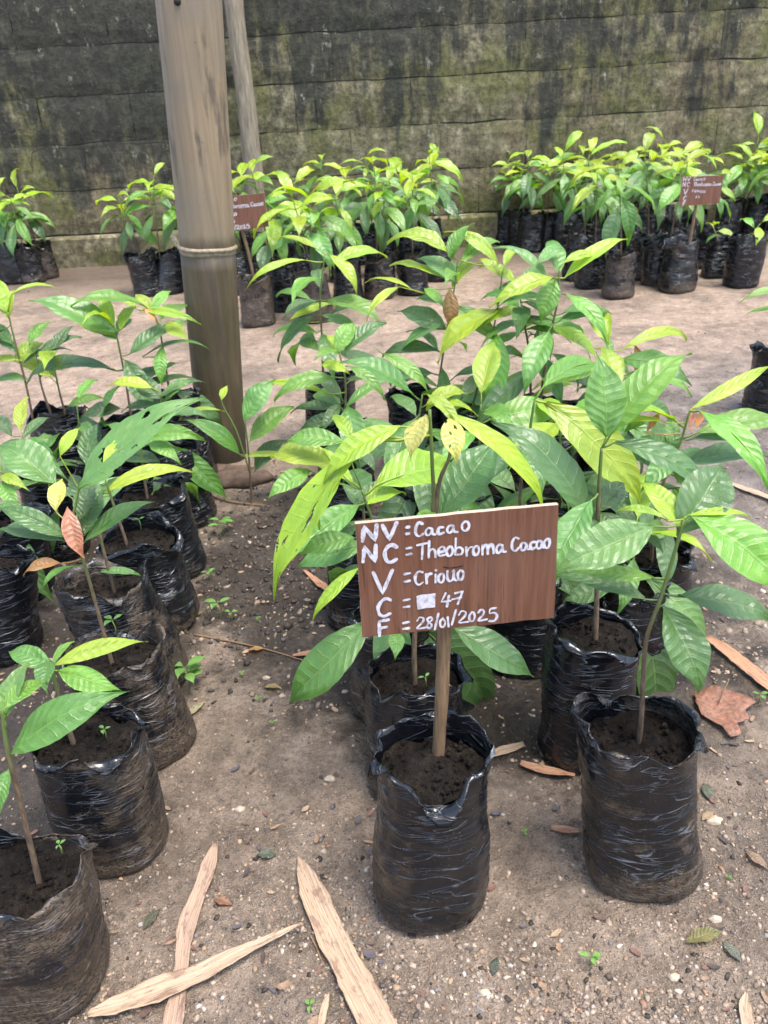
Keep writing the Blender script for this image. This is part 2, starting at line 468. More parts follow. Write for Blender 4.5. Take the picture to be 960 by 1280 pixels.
M_LEAF, M_PET, M_STEM, M_BAG, M_SOIL = mat_leaf(), mat_petiole(), mat_stem(), mat_bag(), mat_soil()
M_GROUND, M_GRAVEL, M_WALL = mat_ground(), mat_gravel(), mat_wall()
M_MORTAR = mat_simple('dark_mortar', (.030, .029, .020), .95, .6, 30, .6)
M_BAMBOO, M_BOARD, M_PAINT = mat_bamboo(), mat_board(), mat_paint()
M_NODE = mat_simple('bamboo_node_ridge', (.24, .185, .12), .6, .45, 90, .4)
M_STAKE = mat_simple('bamboo_stake', (.17, .105, .055), .6, .5, 40, .5, (8, 8, .6))
M_GREYWOOD = mat_simple('grey_pole_wood', (.21, .175, .125), .85, .5, 18, .6, (4, 4, .5))
M_EDGE = mat_simple('board_edge', (.42, .30, .21), .7, .3, 80, .3)
M_HUSK = mat_husk('pale_husk', (.22, .145, .088), (.46, .335, .225), (.17, .095, .062))
M_HUSK2 = mat_husk('purple_husk', (.21, .135, .09), (.40, .28, .195), (.110, .052, .046))
M_BARK = mat_husk('orange_bark', (.22, .105, .052), (.42, .225, .125), (.11, .055, .035))
M_DRY = mat_simple('dry_leaf', (.20, .092, .055), .6, .55, 130, .8)
M_STONE = mat_simple('field_stone', (.080, .050, .034), .8, .6, 40, .6)
M_NAIL = mat_simple('dark_mark', (.012, .009, .008), .8, .3, 90, .2)

# ------------------------------------------------------------------ ground
WALL_Y = 5.56
def gheight(x, y):
    h = .010 * fbm(Vector((x * 2.2, y * 2.2, 3.1)), 3) + .0045 * fbm(Vector((x * 13, y * 13, 9.7)), 3)
    return h + .0016 * noise.noise(Vector((x * 70, y * 70, 1.3)))
xs = np.concatenate([np.array([-80, -40, -20, -10, -6, -4, -3, -2.4, -2.0]), np.arange(-1.7, 1.9, .0125), np.array([2.2, 2.6, 3.2, 4, 6, 10, 20, 40, 80])])
ys = np.concatenate([np.array([-80, -30, -10, -4, -1.5, -.4, 0, .2]), np.arange(.3, 2.6, .0125), np.arange(2.6, 6.2, .05), np.array([7, 9, 14, 30, 80])])
V = []
for yy in ys:
    for xx in xs:
        fade = 1.0 if abs(xx) < 4 and -1 < yy < 7 else .3
        V.append((xx, yy, gheight(xx, yy) * fade))
nx = len(xs)
Fc = [(j * nx + i, j * nx + i + 1, (j + 1) * nx + i + 1, (j + 1) * nx + i) for j in range(len(ys) - 1) for i in range(nx - 1)]
tag(obj('ground', mesh('ground', V, Fc, [M_GROUND])), None, None, kind='structure')

def ico():
    t = (1 + 5 ** .5) / 2
    v = np.array([(-1, t, 0), (1, t, 0), (-1, -t, 0), (1, -t, 0), (0, -1, t), (0, 1, t), (0, -1, -t), (0, 1, -t), (t, 0, -1), (t, 0, 1), (-t, 0, -1), (-t, 0, 1)], float)
    v /= np.linalg.norm(v[0])
    f = np.array([(0, 11, 5), (0, 5, 1), (0, 1, 7), (0, 7, 10), (0, 10, 11), (1, 5, 9), (5, 11, 4), (11, 10, 2), (10, 7, 6), (7, 1, 8), (3, 9, 4), (3, 4, 2), (3, 2, 6), (3, 6, 8), (3, 8, 9), (4, 9, 5), (2, 4, 11), (6, 2, 10), (8, 6, 7), (9, 8, 1)])
    return v, f
ICV, ICF = ico()
def pebbles(name, pos, size, tint, mat, flat=.65):
    n = len(pos)
    v = ICV[None] * (1 + .36 * RNG.standard_normal((n, 12, 1)).clip(-1.5, 1.5))
    sc = size[:, None] * np.stack([RNG.uniform(.75, 1.35, n), RNG.uniform(.7, 1.1, n), RNG.uniform(.45, .9, n) * flat / .65], 1)
    v = v * sc[:, None, :]
    a = RNG.uniform(0, 2 * math.pi, n); ca, sa = np.cos(a)[:, None], np.sin(a)[:, None]
    v = np.stack([v[:, :, 0] * ca - v[:, :, 1] * sa, v[:, :, 0] * sa + v[:, :, 1] * ca, v[:, :, 2]], 2) + pos[:, None, :]
    f = (ICF[None] + (np.arange(n) * 12)[:, None, None]).reshape(-1, 3)
    me = bpy.data.meshes.new(name)
    me.vertices.add(n * 12); me.vertices.foreach_set('co', v.reshape(-1).astype(np.float32))
    me.loops.add(len(f) * 3); me.loops.foreach_set('vertex_index', f.reshape(-1).astype(np.int32))
    me.polygons.add(len(f)); me.polygons.foreach_set('loop_start', np.arange(0, len(f) * 3, 3, dtype=np.int32))
    me.update(calc_edges=True); me.validate()
    at = me.color_attributes.new('tint', 'FLOAT_COLOR', 'POINT')
    cc = np.concatenate([np.repeat(tint, 12, 0), np.ones((n * 12, 1))], 1)
    at.data.foreach_set('color', cc.reshape(-1).astype(np.float32))
    me.materials.append(mat)
    return me
PAL = np.array([(.24, .18, .13), (.30, .235, .175), (.18, .135, .10), (.26, .18, .115), (.36, .30, .24), (.13, .10, .08), (.06, .052, .048), (.16, .15, .14), (.36, .32, .28), (.24, .14, .085)])
PW = np.array([.26, .17, .20, .15, .05, .09, .025, .03, .010, .03]); PW /= PW.sum()
def scatter(n, y0, y1, smin, smax, pal=PAL, pw=PW, power=2.6):
    u = RNG.random(n)
    y = (y0 ** -power + u * (y1 ** -power - y0 ** -power)) ** (-1 / power)
    x = RNG.uniform(-1, 1, n) * (.62 * y + .40)
    z = np.array([gheight(a, b) for a, b in zip(x, y)])
    s = smin * np.exp(RNG.random(n) ** 2.8 * math.log(smax / smin))
    t = pal[RNG.choice(len(pal), n, p=pw)] * RNG.uniform(.80, 1.30, (n, 1))
    keep = np.array([noise.noise(Vector((a * 5, b * 5, 2.2))) + .6 * noise.noise(Vector((a * 16, b * 16, 4))) for a, b in zip(x, y)]) > RNG.uniform(-.75, .45, n)
    return np.stack([x, y, z + s * .02], 1)[keep], s[keep], t.clip(0, .8)[keep]
a1 = scatter(80000, .38, 2.4, .0006, .0040)
a2 = scatter(12000, 1.0, 4.8, .0013, .0075, power=1.0)
dk = np.array([(.018, .014, .011), (.035, .026, .019), (.06, .045, .032)])
a3 = scatter(3500, .40, 2.4, .0008, .0045, dk, np.array([.4, .4, .2]))
mu = RNG.normal(0, 1, (2600, 2)) * [.16, .22] + [-.22, 1.55]
mz = np.array([gheight(a, b) for a, b in mu]); ms = .0012 * np.exp(RNG.random(2600) ** 2.5 * 1.9)
mt = dk[RNG.integers(0, 3, 2600)]
tag(obj('gravel', pebbles('gravel', np.concatenate([a1[0], a2[0]]), np.concatenate([a1[1], a2[1]]), np.concatenate([a1[2], a2[2]]), M_GRAVEL)), 'loose tan and grey grit strewn over the earth', None, kind='stuff')
tag(obj('soil_crumbs', pebbles('soil_crumbs', np.concatenate([a3[0], np.column_stack([mu, mz + ms * .2])]), np.concatenate([a3[1], ms]), np.concatenate([a3[2], mt]), M_GRAVEL, .8)), 'dark damp crumbs of soil between the bags', None, kind='stuff')

# ------------------------------------------------------------------ wall
wall = thing('block_wall', (0, WALL_Y, 0), 'old mossy concrete block wall with black algae streaks behind the nursery', 'wall')
wr = random.Random(3)
def block_mesh(x0, x1, z0, z1, proud, th=.16):
    """rough-edged block in wall coordinates; front face towards -Y"""
    nx_, nz_ = 9, 4
    V, Fc = [], []
    def e(): return wr.uniform(-.0035, .0035)
    for j in range(nz_ + 1):
        for i in range(nx_ + 1):
            x = x0 + (x1 - x0) * i / nx_; z = z0 + (z1 - z0) * j / nz_
            ed = (i in (0, nx_)) or (j in (0, nz_))
            if j in (0, nz_): z += .010 * noise.noise(Vector((x * 5, z * 9, 4))) + e()
            if i in (0, nx_): x += e()
            V.append((x, -proud + (.007 if j in (0, nz_) else .0012 if ed else .004 * noise.noise(Vector((x * 6, z * 6, 1)))), z))
    m = nx_ + 1
    for j in range(nz_):
        for i in range(nx_):
            Fc.append((j * m + i, j * m + i + 1, (j + 1) * m + i + 1, (j + 1) * m + i))
    bd = [i for i in range(m)] + [j * m + nx_ for j in range(1, nz_ + 1)] + [nz_ * m + i for i in range(nx_ - 1, -1, -1)] + [j * m for j in range(nz_ - 1, 0, -1)]
    o = len(V)
    for k in bd: V.append((V[k][0], th * .3, V[k][2]))
    for k in range(len(bd)):
        k2 = (k + 1) % len(bd)
        Fc.append((bd[k2], bd[k], o + k, o + k2))
    return mesh('block', V, Fc, [M_WALL], smooth=False)
zc = [.212, .488, .762, 1.032, 1.300, 1.572, 1.842, 2.11]
for r in range(len(zc) - 1):
    xw = -3.9 + (r % 2) * .29 + wr.uniform(-.08, .08)
    while xw < 4.3:
        ww = wr.uniform(.55, .64)
        gap = wr.choice([.0006, .0006, .0010, .0025])
        gz = .0045
        obj('block', block_mesh(xw + gap, xw + ww - gap, zc[r] + gz * wr.uniform(-.1, 1.2), zc[r + 1] - gz * wr.uniform(-.1, 1.2), wr.uniform(0, .003)), wall)
        xw += ww
def boxm(name, x0, x1, y0, y1, z0, z1, mat):
    v = [(x0, y0, z0), (x1, y0, z0), (x1, y1, z0), (x0, y1, z0), (x0, y0, z1), (x1, y0, z1), (x1, y1, z1), (x0, y1, z1)]
    return mesh(name, v, [(0, 3, 2, 1), (4, 5, 6, 7), (0, 1, 5, 4), (1, 2, 6, 5), (2, 3, 7, 6), (3, 0, 4, 7)], [mat], False)
obj('mortar', boxm('mortar', -3.8, 4.2, .010, .15, .19, 2.105, M_MORTAR), wall)
# footing ledge: rough-edged strip standing proud of the wall
V, Fc = [], []
prof = [(.02, -.06), (-.05, -.06), (-.055, .10), (-.050, .185), (-.035, .200), (.02, .203)]
xr = np.arange(-3.9, 4.31, .06)
for x in xr:
    for k, (yy, zz) in enumerate(prof):
        V.append((x, yy + .006 * noise.noise(Vector((x * 4, k, 0))), zz + .006 * noise.noise(Vector((x * 5, k, 7))) * (k > 1)))
m = len(prof)
for i in range(len(xr) - 1):
    for k in range(m - 1): Fc.append((i * m + k + 1, i * m + k, (i + 1) * m + k, (i + 1) * m + k + 1))
obj('footing_ledge', mesh('footing_ledge', V, Fc, [M_WALL], False), wall)
# settlement cracks of the wall, as dark sunken seams
def crack(pts, wd):
    c = catmull([Vector((*p, 0)) for p in pts], 8)
    V, Fc = [], []
    for i, p in enumerate(c):
        j = .010 * noise.noise(Vector((p.x * 40, p.y * 40, 2)))
        w = wd * (.5 + .9 * abs(noise.noise(Vector((p.x * 23, p.y * 23, 5)))))
        a = c[max(0, i - 1)]; b = c[min(len(c) - 1, i + 1)]
        t = (b - a).normalized(); nn = Vector((-t.y, t.x, 0))
        for s in (-1, 1):
            q = p + nn * (j + s * w); V.append((q.x, -.0115, q.y))
        if i: Fc.append((2 * i - 2, 2 * i - 1, 2 * i + 1, 2 * i))
    return mesh('crack', V, Fc, [M_MORTAR], False)
def wpt(x, y):
    p = P(x, y, WALL_Y); return (p.x, p.z)
for pl in ([(357, 45), (363, 75), (368, 110), (371, 150), (373, 168)], [(42, 215), (40, 200), (46, 188), (80, 186), (140, 181), (205, 178)]):
    obj('crack', crack([wpt(*q) for q in pl], .0045), wall)

# ------------------------------------------------------------------ bamboo post and grey pole
def bamboo():
    b0 = G(276, 572); Yb = b0.y
    top = P(233, -40, Yb)
    bot = Vector((b0.x + .004, Yb, -.05))
    ax = (top - bot)
    root = thing('bamboo_post', (b0.x, b0.y, 0), 'thick weathered bamboo post rising out of the ground on the left', 'post')
    L = ax.length; d = ax.normalized()
    def at(s): return bot + d * s
    nd = P(259, 312, Yb); sn = (nd - bot).dot(d)
    n = 40
    def seg(s0, s1, r0, r1, name):
        V, Fc = [], []
        k = 16
        a = Vector((1, 0, 0)); a -= d * a.dot(d); a.normalize(); b = d.cross(a)
        for i in range(k + 1):
            t = i / k; s = s0 + (s1 - s0) * t; r = r0 + (r1 - r0) * t
            for j in range(n):
                th = 2 * math.pi * j / n
                rr = r * (1 + .012 * noise.noise(Vector((math.cos(th) * 1.3, math.sin(th) * 1.3, s * 2))))
                V.append(at(s) + (a * math.cos(th) + b * math.sin(th)) * rr - root.location)
        for i in range(k):
            for j in range(n):
                j2 = (j + 1) % n
                Fc.append((i * n + j, i * n + j2, (i + 1) * n + j2, (i + 1) * n + j))
        Fc.append(tuple(k * n + j for j in range(n)))
        obj(name, mesh(name, V, Fc, [M_BAMBOO]), root)
    seg(0, sn - .006, .068, .0705, 'culm_section')
    seg(sn + .006, L, .0708, .0745, 'culm_section')
    c = at(sn)
    V, Fc = [], []
    a = Vector((1, 0, 0)); a -= d * a.dot(d); a.normalize(); b = d.cross(a)
    pr = [(-.009, .0700), (-.005, .0722), (-.002, .0726), (.001, .0705), (.004, .0765), (.009, .0758), (.013, .0700)]
    for s, r in pr:
        for j in range(n):
            th = 2 * math.pi * j / n
            V.append(c + d * (s + .002 * noise.noise(Vector((math.cos(th), math.sin(th), 3)))) + (a * math.cos(th) + b * math.sin(th)) * r - root.location)
    for i in range(len(pr) - 1):
        for j in range(n):
            j2 = (j + 1) % n; Fc.append((i * n + j, i * n + j2, (i + 1) * n + j2, (i + 1) * n + j))
    obj('node_ring', mesh('node_ring', V, Fc, [M_NODE]), root)
    # branch scar near the top edge
    q = P(222, 2, Yb - .072)
    V, Fc, _ = tube([q, q + Vector((0, -.006, 0))], [.009, .006], 10)
    obj('branch_scar', mesh('branch_scar', [v - root.location for v in V], Fc, [M_NAIL]), root)
bamboo()
def pole():
    Yp = WALL_Y - .16
    pts = [P(x, y, Yp) for x, y in [(286, -60), (294, 20), (303, 90), (310, 150), (316, 205), (320, 250)]]
    pts.append(Vector((pts[-1].x + .012, Yp, -.05)))
    pts = catmull(pts[::-1], 4)
    V, Fc, _ = tube(pts, [.064 - .012 * i / len(pts) for i in range(len(pts))], 14, True, .10)
    o = Vector((pts[0].x, Yp, 0))
    tag(obj('wooden_pole', mesh('wooden_pole', [v - o for v in V], Fc, [M_GREYWOOD]), loc=o), 'slim grey wooden pole leaning against the mossy wall behind the bamboo', 'pole')
pole()

# ------------------------------------------------------------------ bags
def bag_meshes(h, rx, ry, sx, sy, seed, nt=56, nz=44, wrk=1.0, soil=.86, notch=None, crumbs=170):
    """bag and soil meshes about the base centre; (sx,sy) = sideways offset of the rim centre"""
    rg = random.Random(seed); so_ = Vector((seed * 3.17 % 91, seed * 1.7 % 57, 0))
    V, Fc = [], []
    nts = notch if notch is not None else [(rg.uniform(0, 6.28), rg.uniform(.35, .7), rg.uniform(.01, .03)) for _ in range(2)]
    ph = rg.uniform(0, 6.28)
    def ring(u, inset=0.0, bottom=False, lip=0.0):
        out = []
        for k in range(nt):
            th = 2 * math.pi * k / nt
            c, s = math.cos(th), math.sin(th)
            e = 2 / 2.35
            cx, cy = math.copysign(abs(c) ** e, c), math.copysign(abs(s) ** e, s)
            z = u * h
            fr = 1.0
            if u < .08: fr *= .88 + .12 * (1 - (1 - u / .08) ** 2.0)
            fr *= 1.07 - .12 * u + .03 * math.sin(u * 6 + ph)
            d3 = Vector((c * 1.2, s * 1.2, u * 2.2)) + so_
            fr *= 1 + .055 * noise.noise(d3)
            fr *= 1 + .035 * noise.noise(Vector((c * 2.4, s * 2.4, u * 4.5)) + so_)
            dd = 0.0
            if not bottom:
                q = Vector((c * 1.5, s * 1.5, u * 15 + 1.1 * c)) + so_
                dd += .0020 * wrk * (1 - 2.2 * abs(noise.noise(q)))
                q2 = Vector((c * 3.2, s * 3.2, u * 44)) + so_
                dd += .0007 * wrk * noise.noise(q2)
            if u > soil:
                f = min(1.25, (u - soil) / (1 - soil))
                dd += f * (.014 * noise.noise(Vector((c * 2.1, s * 2.1, 8)) + so_) + .0050 * noise.noise(Vector((c * 3.6, s * 3.6, u * 6)) + so_))
                rim = .020 * noise.noise(Vector((c * 1.4, s * 1.4, 5)) + so_) + .004 * noise.noise(Vector((c * 4, s * 4, 6)) + so_)
                for (t0, wd, dp) in nts:
                    a = (th - t0 + math.pi) % (2 * math.pi) - math.pi
                    g = math.exp(-(a / wd) ** 2)
                    rim -= dp * g
                    dd += f * dp * .25 * g
                z += f * rim
            if lip:
                k_ = noise.noise(Vector((c * 1.9, s * 1.9, 11)) + so_) * 1.5 + .12
                k_ = clamp(k_, -.75, 1.0)
                dd += lip * .016 * k_ + .0015 * lip * noise.noise(Vector((c * 6, s * 6, 2 + lip)) + so_)
                z -= lip * lip * .016 * abs(k_) - lip * .006 * (1 - abs(k_))
            rX, rY = rx * fr + dd - inset, ry * fr + dd - inset
            out.append((cx * rX + sx * u, cy * rY + sy * u, max(z, .0005)))
        return out
    us = [0, .012, .03, .06, .10] + [.10 + .90 * (i + 1) / (nz - 5) for i in range(nz - 5)]
    for u in us: V += ring(u, bottom=(u < .02))
    for lp in (.35, .7, 1.0): V += ring(1.0, lip=lp)
    for lp in (1.0, .6): V += ring(1.0, .0009, lip=lp)
    for u in (1.0, .95, .88, .80): V += ring(u, .0010)
    nr = len(us) + 9
    for i in range(nr - 1):
        for k in range(nt):
            k2 = (k + 1) % nt
            Fc.append((i * nt + k, i * nt + k2, (i + 1) * nt + k2, (i + 1) * nt + k))
    Fc.append(tuple(range(nt - 1, -1, -1)))
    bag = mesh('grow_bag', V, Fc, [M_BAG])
    # soil: rings of a lumpy disc inside the rim
    SV, SF = [], []
    zs = soil * h
    base = ring(soil, .003)
    nr = 16 if nt > 40 else 8
    step = 1
    idx = list(range(0, nt, step)); m = len(idx)
    for i in range(nr):
        f = 1 - i / nr
        for k in idx:
            x = sx * soil + (base[k][0] - sx * soil) * f; y = sy * soil + (base[k][1] - sy * soil) * f
            SV.append((x, y, zs + .011 * noise.noise(Vector((x * 32, y * 32, seed))) + .006 * noise.noise(Vector((x * 95, y * 95, seed))) + .003 * noise.noise(Vector((x * 230, y * 230, seed))) + (.004 * (1 - f))))
    SV.append((sx * soil, sy * soil, zs + .006))
    for i in range(nr - 1):
        for k in range(m):
            k2 = (k + 1) % m
            SF.append((i * m + k, i * m + k2, (i + 1) * m + k2, (i + 1) * m + k))
    for k in range(m): SF.append(((nr - 1) * m + k, (nr - 1) * m + (k + 1) % m, nr * m))
    for _ in range(crumbs):
        a, q = rg.uniform(0, 6.28), math.sqrt(rg.random()) * .86
        cxx, cyy, s = sx * soil + math.cos(a) * q * rx, sy * soil + math.sin(a) * q * ry, .0009 * math.exp(rg.random() ** 2 * 1.6)
        o = len(SV)
        for p in ICV:
            r = s * rg.uniform(.7, 1.3)
            SV.append((cxx + p[0] * r, cyy + p[1] * r, zs + .005 + p[2] * r * .8))
        SF += [tuple(int(t) + o for t in tr) for tr in ICF]
    return bag, mesh('soil', SV, SF, [M_SOIL])

# ------------------------------------------------------------------ leaves
WT = [(0, .03), (.03, .13), (.08, .32), (.16, .60), (.27, .85), (.38, .98), (.46, 1.0), (.57, .94), (.68, .77), (.77, .55), (.84, .34), (.90, .18), (.95, .085), (.98, .04), (1, .006)]
WX, WY_ = [a for a, _ in WT], [b for _, b in WT]
def leaf_mesh(B, T, n0, wr_, arch, nu=34, nv=8, seed=0, holes=0.0, pet=None, quilt=1.0, fold=.22, wave=.05, tipdroop=.11):
    """cacao leaf from base B to tip T; n0 = upper-face direction; pet = point where the stalk meets the stem"""
    d = T - B; L = d.length; dn = d.normalized()
    s = dn.cross(n0)
    if s.length < 1e-4: s = Vector((1, 0, 0))
    s.normalize(); n = s.cross(dn).normalized()
    V, Fc, UVs = [], [], []
    half = min(wr_ * .90, .50) * L * .5
    lean = .06 * noise.noise(Vector((seed, 1.5, 0)))
    rows = []
    for i in range(nu + 1):
        u = i / nu
        w = float(np.interp(u, WX, WY_)) * half
        c = B + d * u + n * (arch * L * 4 * u * (1 - u)) - n * (tipdroop * L * max(0, u - .72) ** 2 * 9) + s * (lean * L * math.sin(u * 3.1))
        row = []
        for j in range(-nv, nv + 1):
            v = j / nv; a = abs(v)
            uw = u + .055 * v + .030 * noise.noise(Vector((u * 4.5, seed * 2.3, .6 + v)))
            t = uw * 10 - (a ** 1.25) * 1.15
            q = (t - math.floor(t)) * 2 - 1
            z = quilt * .0058 * L * (1 - q * q) * (1 - .55 * a) * min(1, a * 5) * min(1, 6 * u) * min(1, 6 * (1 - u))
            z += fold * w * a - .10 * w * a * a * 2 * fold
            z += wave * w * a * math.sin(u * 17 + seed * 2.1 + (1.7 if v > 0 else 0)) * a
            z += .12 * half * noise.noise(Vector((u * 2.6, v * 1.5, seed * 3.1))) + .06 * half * noise.noise(Vector((u * 7, v * 3, seed)))
            z += .45 * half * v * noise.noise(Vector((u * 1.6, seed * 1.3, .2))) * .8
            wm = w * (1 + .035 * a * noise.noise(Vector((u * 14, seed, v))))
            V.append(c + s * (v * wm) + n * z)
            UVs.append((uw, .5 + .5 * v))
            row.append(len(V) - 1)
        rows.append(row)
    for i in range(nu):
        for j in range(2 * nv):
            if holes:
                u, v = (i + .5) / nu, (j + .5) / (2 * nv)
                hn = noise.noise(Vector((u * 7 + seed, v * 5, seed * .7))) + .35 * noise.noise(Vector((u * 22, v * 13 + seed, 1)))
                if hn > 1.0 - holes and abs(v - .5) > .05: continue
            Fc.append((rows[i][j], rows[i + 1][j], rows[i + 1][j + 1], rows[i][j + 1]))
    mi = [0] * len(Fc)
    # midrib under the blade + stalk
    rp = [B + d * (i / 8) + n * (arch * L * 4 * (i / 8) * (1 - i / 8)) - n * (tipdroop * L * max(0, i / 8 - .72) ** 2 * 9 + .0012) + s * (lean * L * math.sin(i / 8 * 3.1)) for i in range(9)]
    if pet is not None:
        mdir = (B - pet)
        rp = [pet, pet + mdir * .5 - Vector((0, 0, 1)) * mdir.length * .06 + dn * 0] + rp
    r0 = max(.0009, .0085 * L)
    rr = [r0 * 1.1] * (2 if pet is not None else 0) + [r0 * (1 - .8 * i / 8) for i in range(9)]
    tv, tf, tu = tube(rp, rr, 5)
    o = len(V)
    V += tv; Fc += [tuple(k + o for k in f) for f in tf]; UVs += tu; mi += [1] * len(tf)
    return V, Fc, UVs, mi

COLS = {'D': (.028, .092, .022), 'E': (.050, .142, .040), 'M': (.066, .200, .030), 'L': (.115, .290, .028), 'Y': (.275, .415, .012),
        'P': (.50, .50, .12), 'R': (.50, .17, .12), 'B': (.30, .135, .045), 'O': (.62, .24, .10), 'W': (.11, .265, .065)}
def vary(c, rg, k=.16):
    f = 1 + rg.uniform(-k, k)
    return tuple(max(.004, x * f * (1 + rg.uniform(-k, k) * .5)) for x in c)
LEAFN = [0]
def px_leaf(plant, Y, stem3, spec, rg):
    """spec = (bx,by,tx,ty,width/length,colour[,opts]) in photo pixels at the plant's own distance"""
    bx, by, tx, ty, wr_, ck = spec[:6]
    op = spec[6] if len(spec) > 6 else {}
    LEAFN[0] += 1; sd_ = LEAFN[0] * 1.37
    Yb = Y + op.get('y0', 0.0)
    B = P(bx, by, Yb)
    T0 = P(tx, ty, Yb)
    ln = (T0 - B).length
    if 'y1' in op: dy = op['y1']
    else:
        zt = B.z - .12 * ln
        dr = ray(tx, ty)
        if dr.z < -.05:
            dy = clamp((CPOS + dr * ((zt - CAM_H) / dr.z)).y - Yb, -.10, .10) * .62
        else: dy = .05
        dy = clamp(dy, -.75 * ln, .75 * ln)
    T = P(tx, ty, Yb + dy)
    d = (T - B).normalized()
    up = Vector((0, -.45, 1)).normalized()
    if abs(d.z) > .8: up = (up + Vector((0, -.6, 0))).normalized()
    up = Matrix.Rotation(rad(op.get('roll', rg.uniform(-16, 16))), 3, d) @ up
    # stalk: to the nearest stem point
    best = min(stem3, key=lambda q: (q - B).length)
    pet = best if (best - B).length < .14 else B - d * .02
    if (pet - B).length < .003: pet = B - Vector((0, 0, .008))
    V, Fc, UVs, mi = leaf_mesh(B, T, up, wr_, op.get('arch', rg.uniform(.06, .15)), seed=sd_, holes=op.get('hole', 0), pet=pet, fold=op.get('fold', rg.uniform(.12, .34)),
                               nu=60 if op.get('hole') else 34, nv=14 if op.get('hole') else 8)
    loc = plant.location
    o = obj('leaf', mesh('leaf', [v - loc for v in V], Fc, [M_LEAF, M_PET], True, UVs, mi), plant, color=vary(COLS[ck], rg))
    return o

# shared leaf shapes for the rear clusters and fillers
PROTO = []
for k in range(10):
    V, Fc, UVs, mi = leaf_mesh(Vector((.12, 0, .03)), Vector((1.0, 0, [-.06, -.22, .05, -.35, -.12][k % 5])), Vector((0, 0, 1)), .36 + .02 * (k % 4), .07 + .015 * (k % 3), nu=18, nv=5, seed=50 + k * 3.3, pet=Vector((0, 0, 0)), fold=.15 + .05 * (k % 4))
    PROTO.append(mesh('leaf_shape', V, Fc, [M_LEAF, M_PET], True, UVs, mi))
def rnd_leaves(plant, stem3, n, rg, lmin, lmax, top='Y', z_lo=.45, pal=None):
    loc = plant.location
    ph = rg.uniform(0, 6.28)
    for k in range(n):
        f = k / max(1, n - 1)                      # 0 = lowest
        i = min(len(stem3) - 1, int((z_lo + (1 - z_lo) * f) * (len(stem3) - 1)))
        q = stem3[i] - loc
        az = ph + k * 2.4 + rg.uniform(-.3, .3)
        el = -.46 + .92 * f ** 2 + rg.uniform(-.22, .22) + .30 * math.sin(az)
        L = rg.uniform(lmin * .75, lmax) * (1 - .22 * f)
        me = PROTO[rg.randrange(len(PROTO))]
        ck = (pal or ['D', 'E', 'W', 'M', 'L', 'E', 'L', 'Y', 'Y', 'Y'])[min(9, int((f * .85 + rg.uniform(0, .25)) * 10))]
        if top == 'B' and k == n - 1: ck = 'B'
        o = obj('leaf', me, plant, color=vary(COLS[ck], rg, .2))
        o.rotation_euler = (.42 * math.cos(az) + rg.uniform(-.3, .3), -el, az)
        o.location = q
        o.scale = (L, L * rg.uniform(.84, 1.10), L * rg.uniform(1.0, 1.6))

# ------------------------------------------------------------------ potted seedlings, front
def potted(label, base, top, w, stems, leaves, seed, dirt=.45, group='cacao seedlings in the near rows', fill=None, flat=.84, notch=None, name='potted_seedling', cat='seedling', wrk=1.0, fill_l=(.15, .24), hmin=.19, hmax=.255, soil=.86):
    g = G(*base); Y = g.y
    tp = P(*top, Y)
    h = clamp(tp.z, hmin, hmax)
    dep = (g - CPOS).dot(FW)
    rx = w * dep / FPX * .5 * .875
    root = thing(name, (g.x, g.y, 0.0), label, cat, group)
    z0 = gheight(g.x, g.y)
    root.location.z = z0 - .003
    bm_, sm_ = bag_meshes(h, rx, rx * flat, clamp(tp.x - g.x, -.05, .05), 0.0, seed, notch=notch, wrk=wrk, soil=soil)
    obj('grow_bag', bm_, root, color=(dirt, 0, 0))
    obj('soil', sm_, root)
    rg = random.Random(seed)
    st3 = []
    for st in stems:
        pts = [P(x, y, Y) for x, y in st]
        first = pts[0].copy()
        if first.z > h * soil + .02 or True:
            pts = [Vector((first.x + .3 * (tp.x - first.x) * 0, Y, h * soil - .02))] + ([first] if first.z > h * soil + .004 else []) + pts[1:]
        c = catmull(pts, 6)
        r0 = rg.uniform(.0032, .0039)
        V, Fc, UVs = tube(c, [r0 * (1 - .50 * i / (len(c) - 1)) for i in range(len(c))], 9, True, .10)
        obj('stem', mesh('stem', [v - root.location for v in V], Fc, [M_STEM], True, UVs), root)
        st3 += c
    for sp in leaves: px_leaf(root, Y, st3, sp, rg)
    if fill is None: fill = 0 if g.x < -.25 else 10
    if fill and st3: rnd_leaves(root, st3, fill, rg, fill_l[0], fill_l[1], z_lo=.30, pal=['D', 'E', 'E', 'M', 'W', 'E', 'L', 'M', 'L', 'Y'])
    return root, Y

NB = 'black grow bag '
# --- left rows
potted('cacao seedling in muddy ridged bag at the bottom left corner', (48, 1222), (15, 1085), 186, [[(47, 1105), (27, 1010), (8, 930), (3, 885)]],
       [(12, 943, 156, 862, .34, 'M', {'y1': .03, 'arch': .10}), (5, 900, 34, 826, .62, 'W'), (10, 962, -4, 1026, .5, 'M'), (4, 890, -60, 850, .4, 'L'), (5, 885, 60, 850, .4, 'L', {'y1': .05})], 1, .64, hmax=.23)
potted('cacao seedling in dusty bag with brown-tipped leaves, second along the left path', (146, 1052), (105, 905), 138, [[(84, 905), (74, 870), (68, 850), (66, 832)]],
       [(72, 838, 150, 862, .40, 'L'), (60, 826, 58, 866, .75, 'M', {'y1': -.05}), (66, 832, 184, 800, .22, 'Y', {'arch': .04}), (66, 834, 8, 812, .4, 'M'), (66, 832, 92, 800, .4, 'L')], 2, .55)
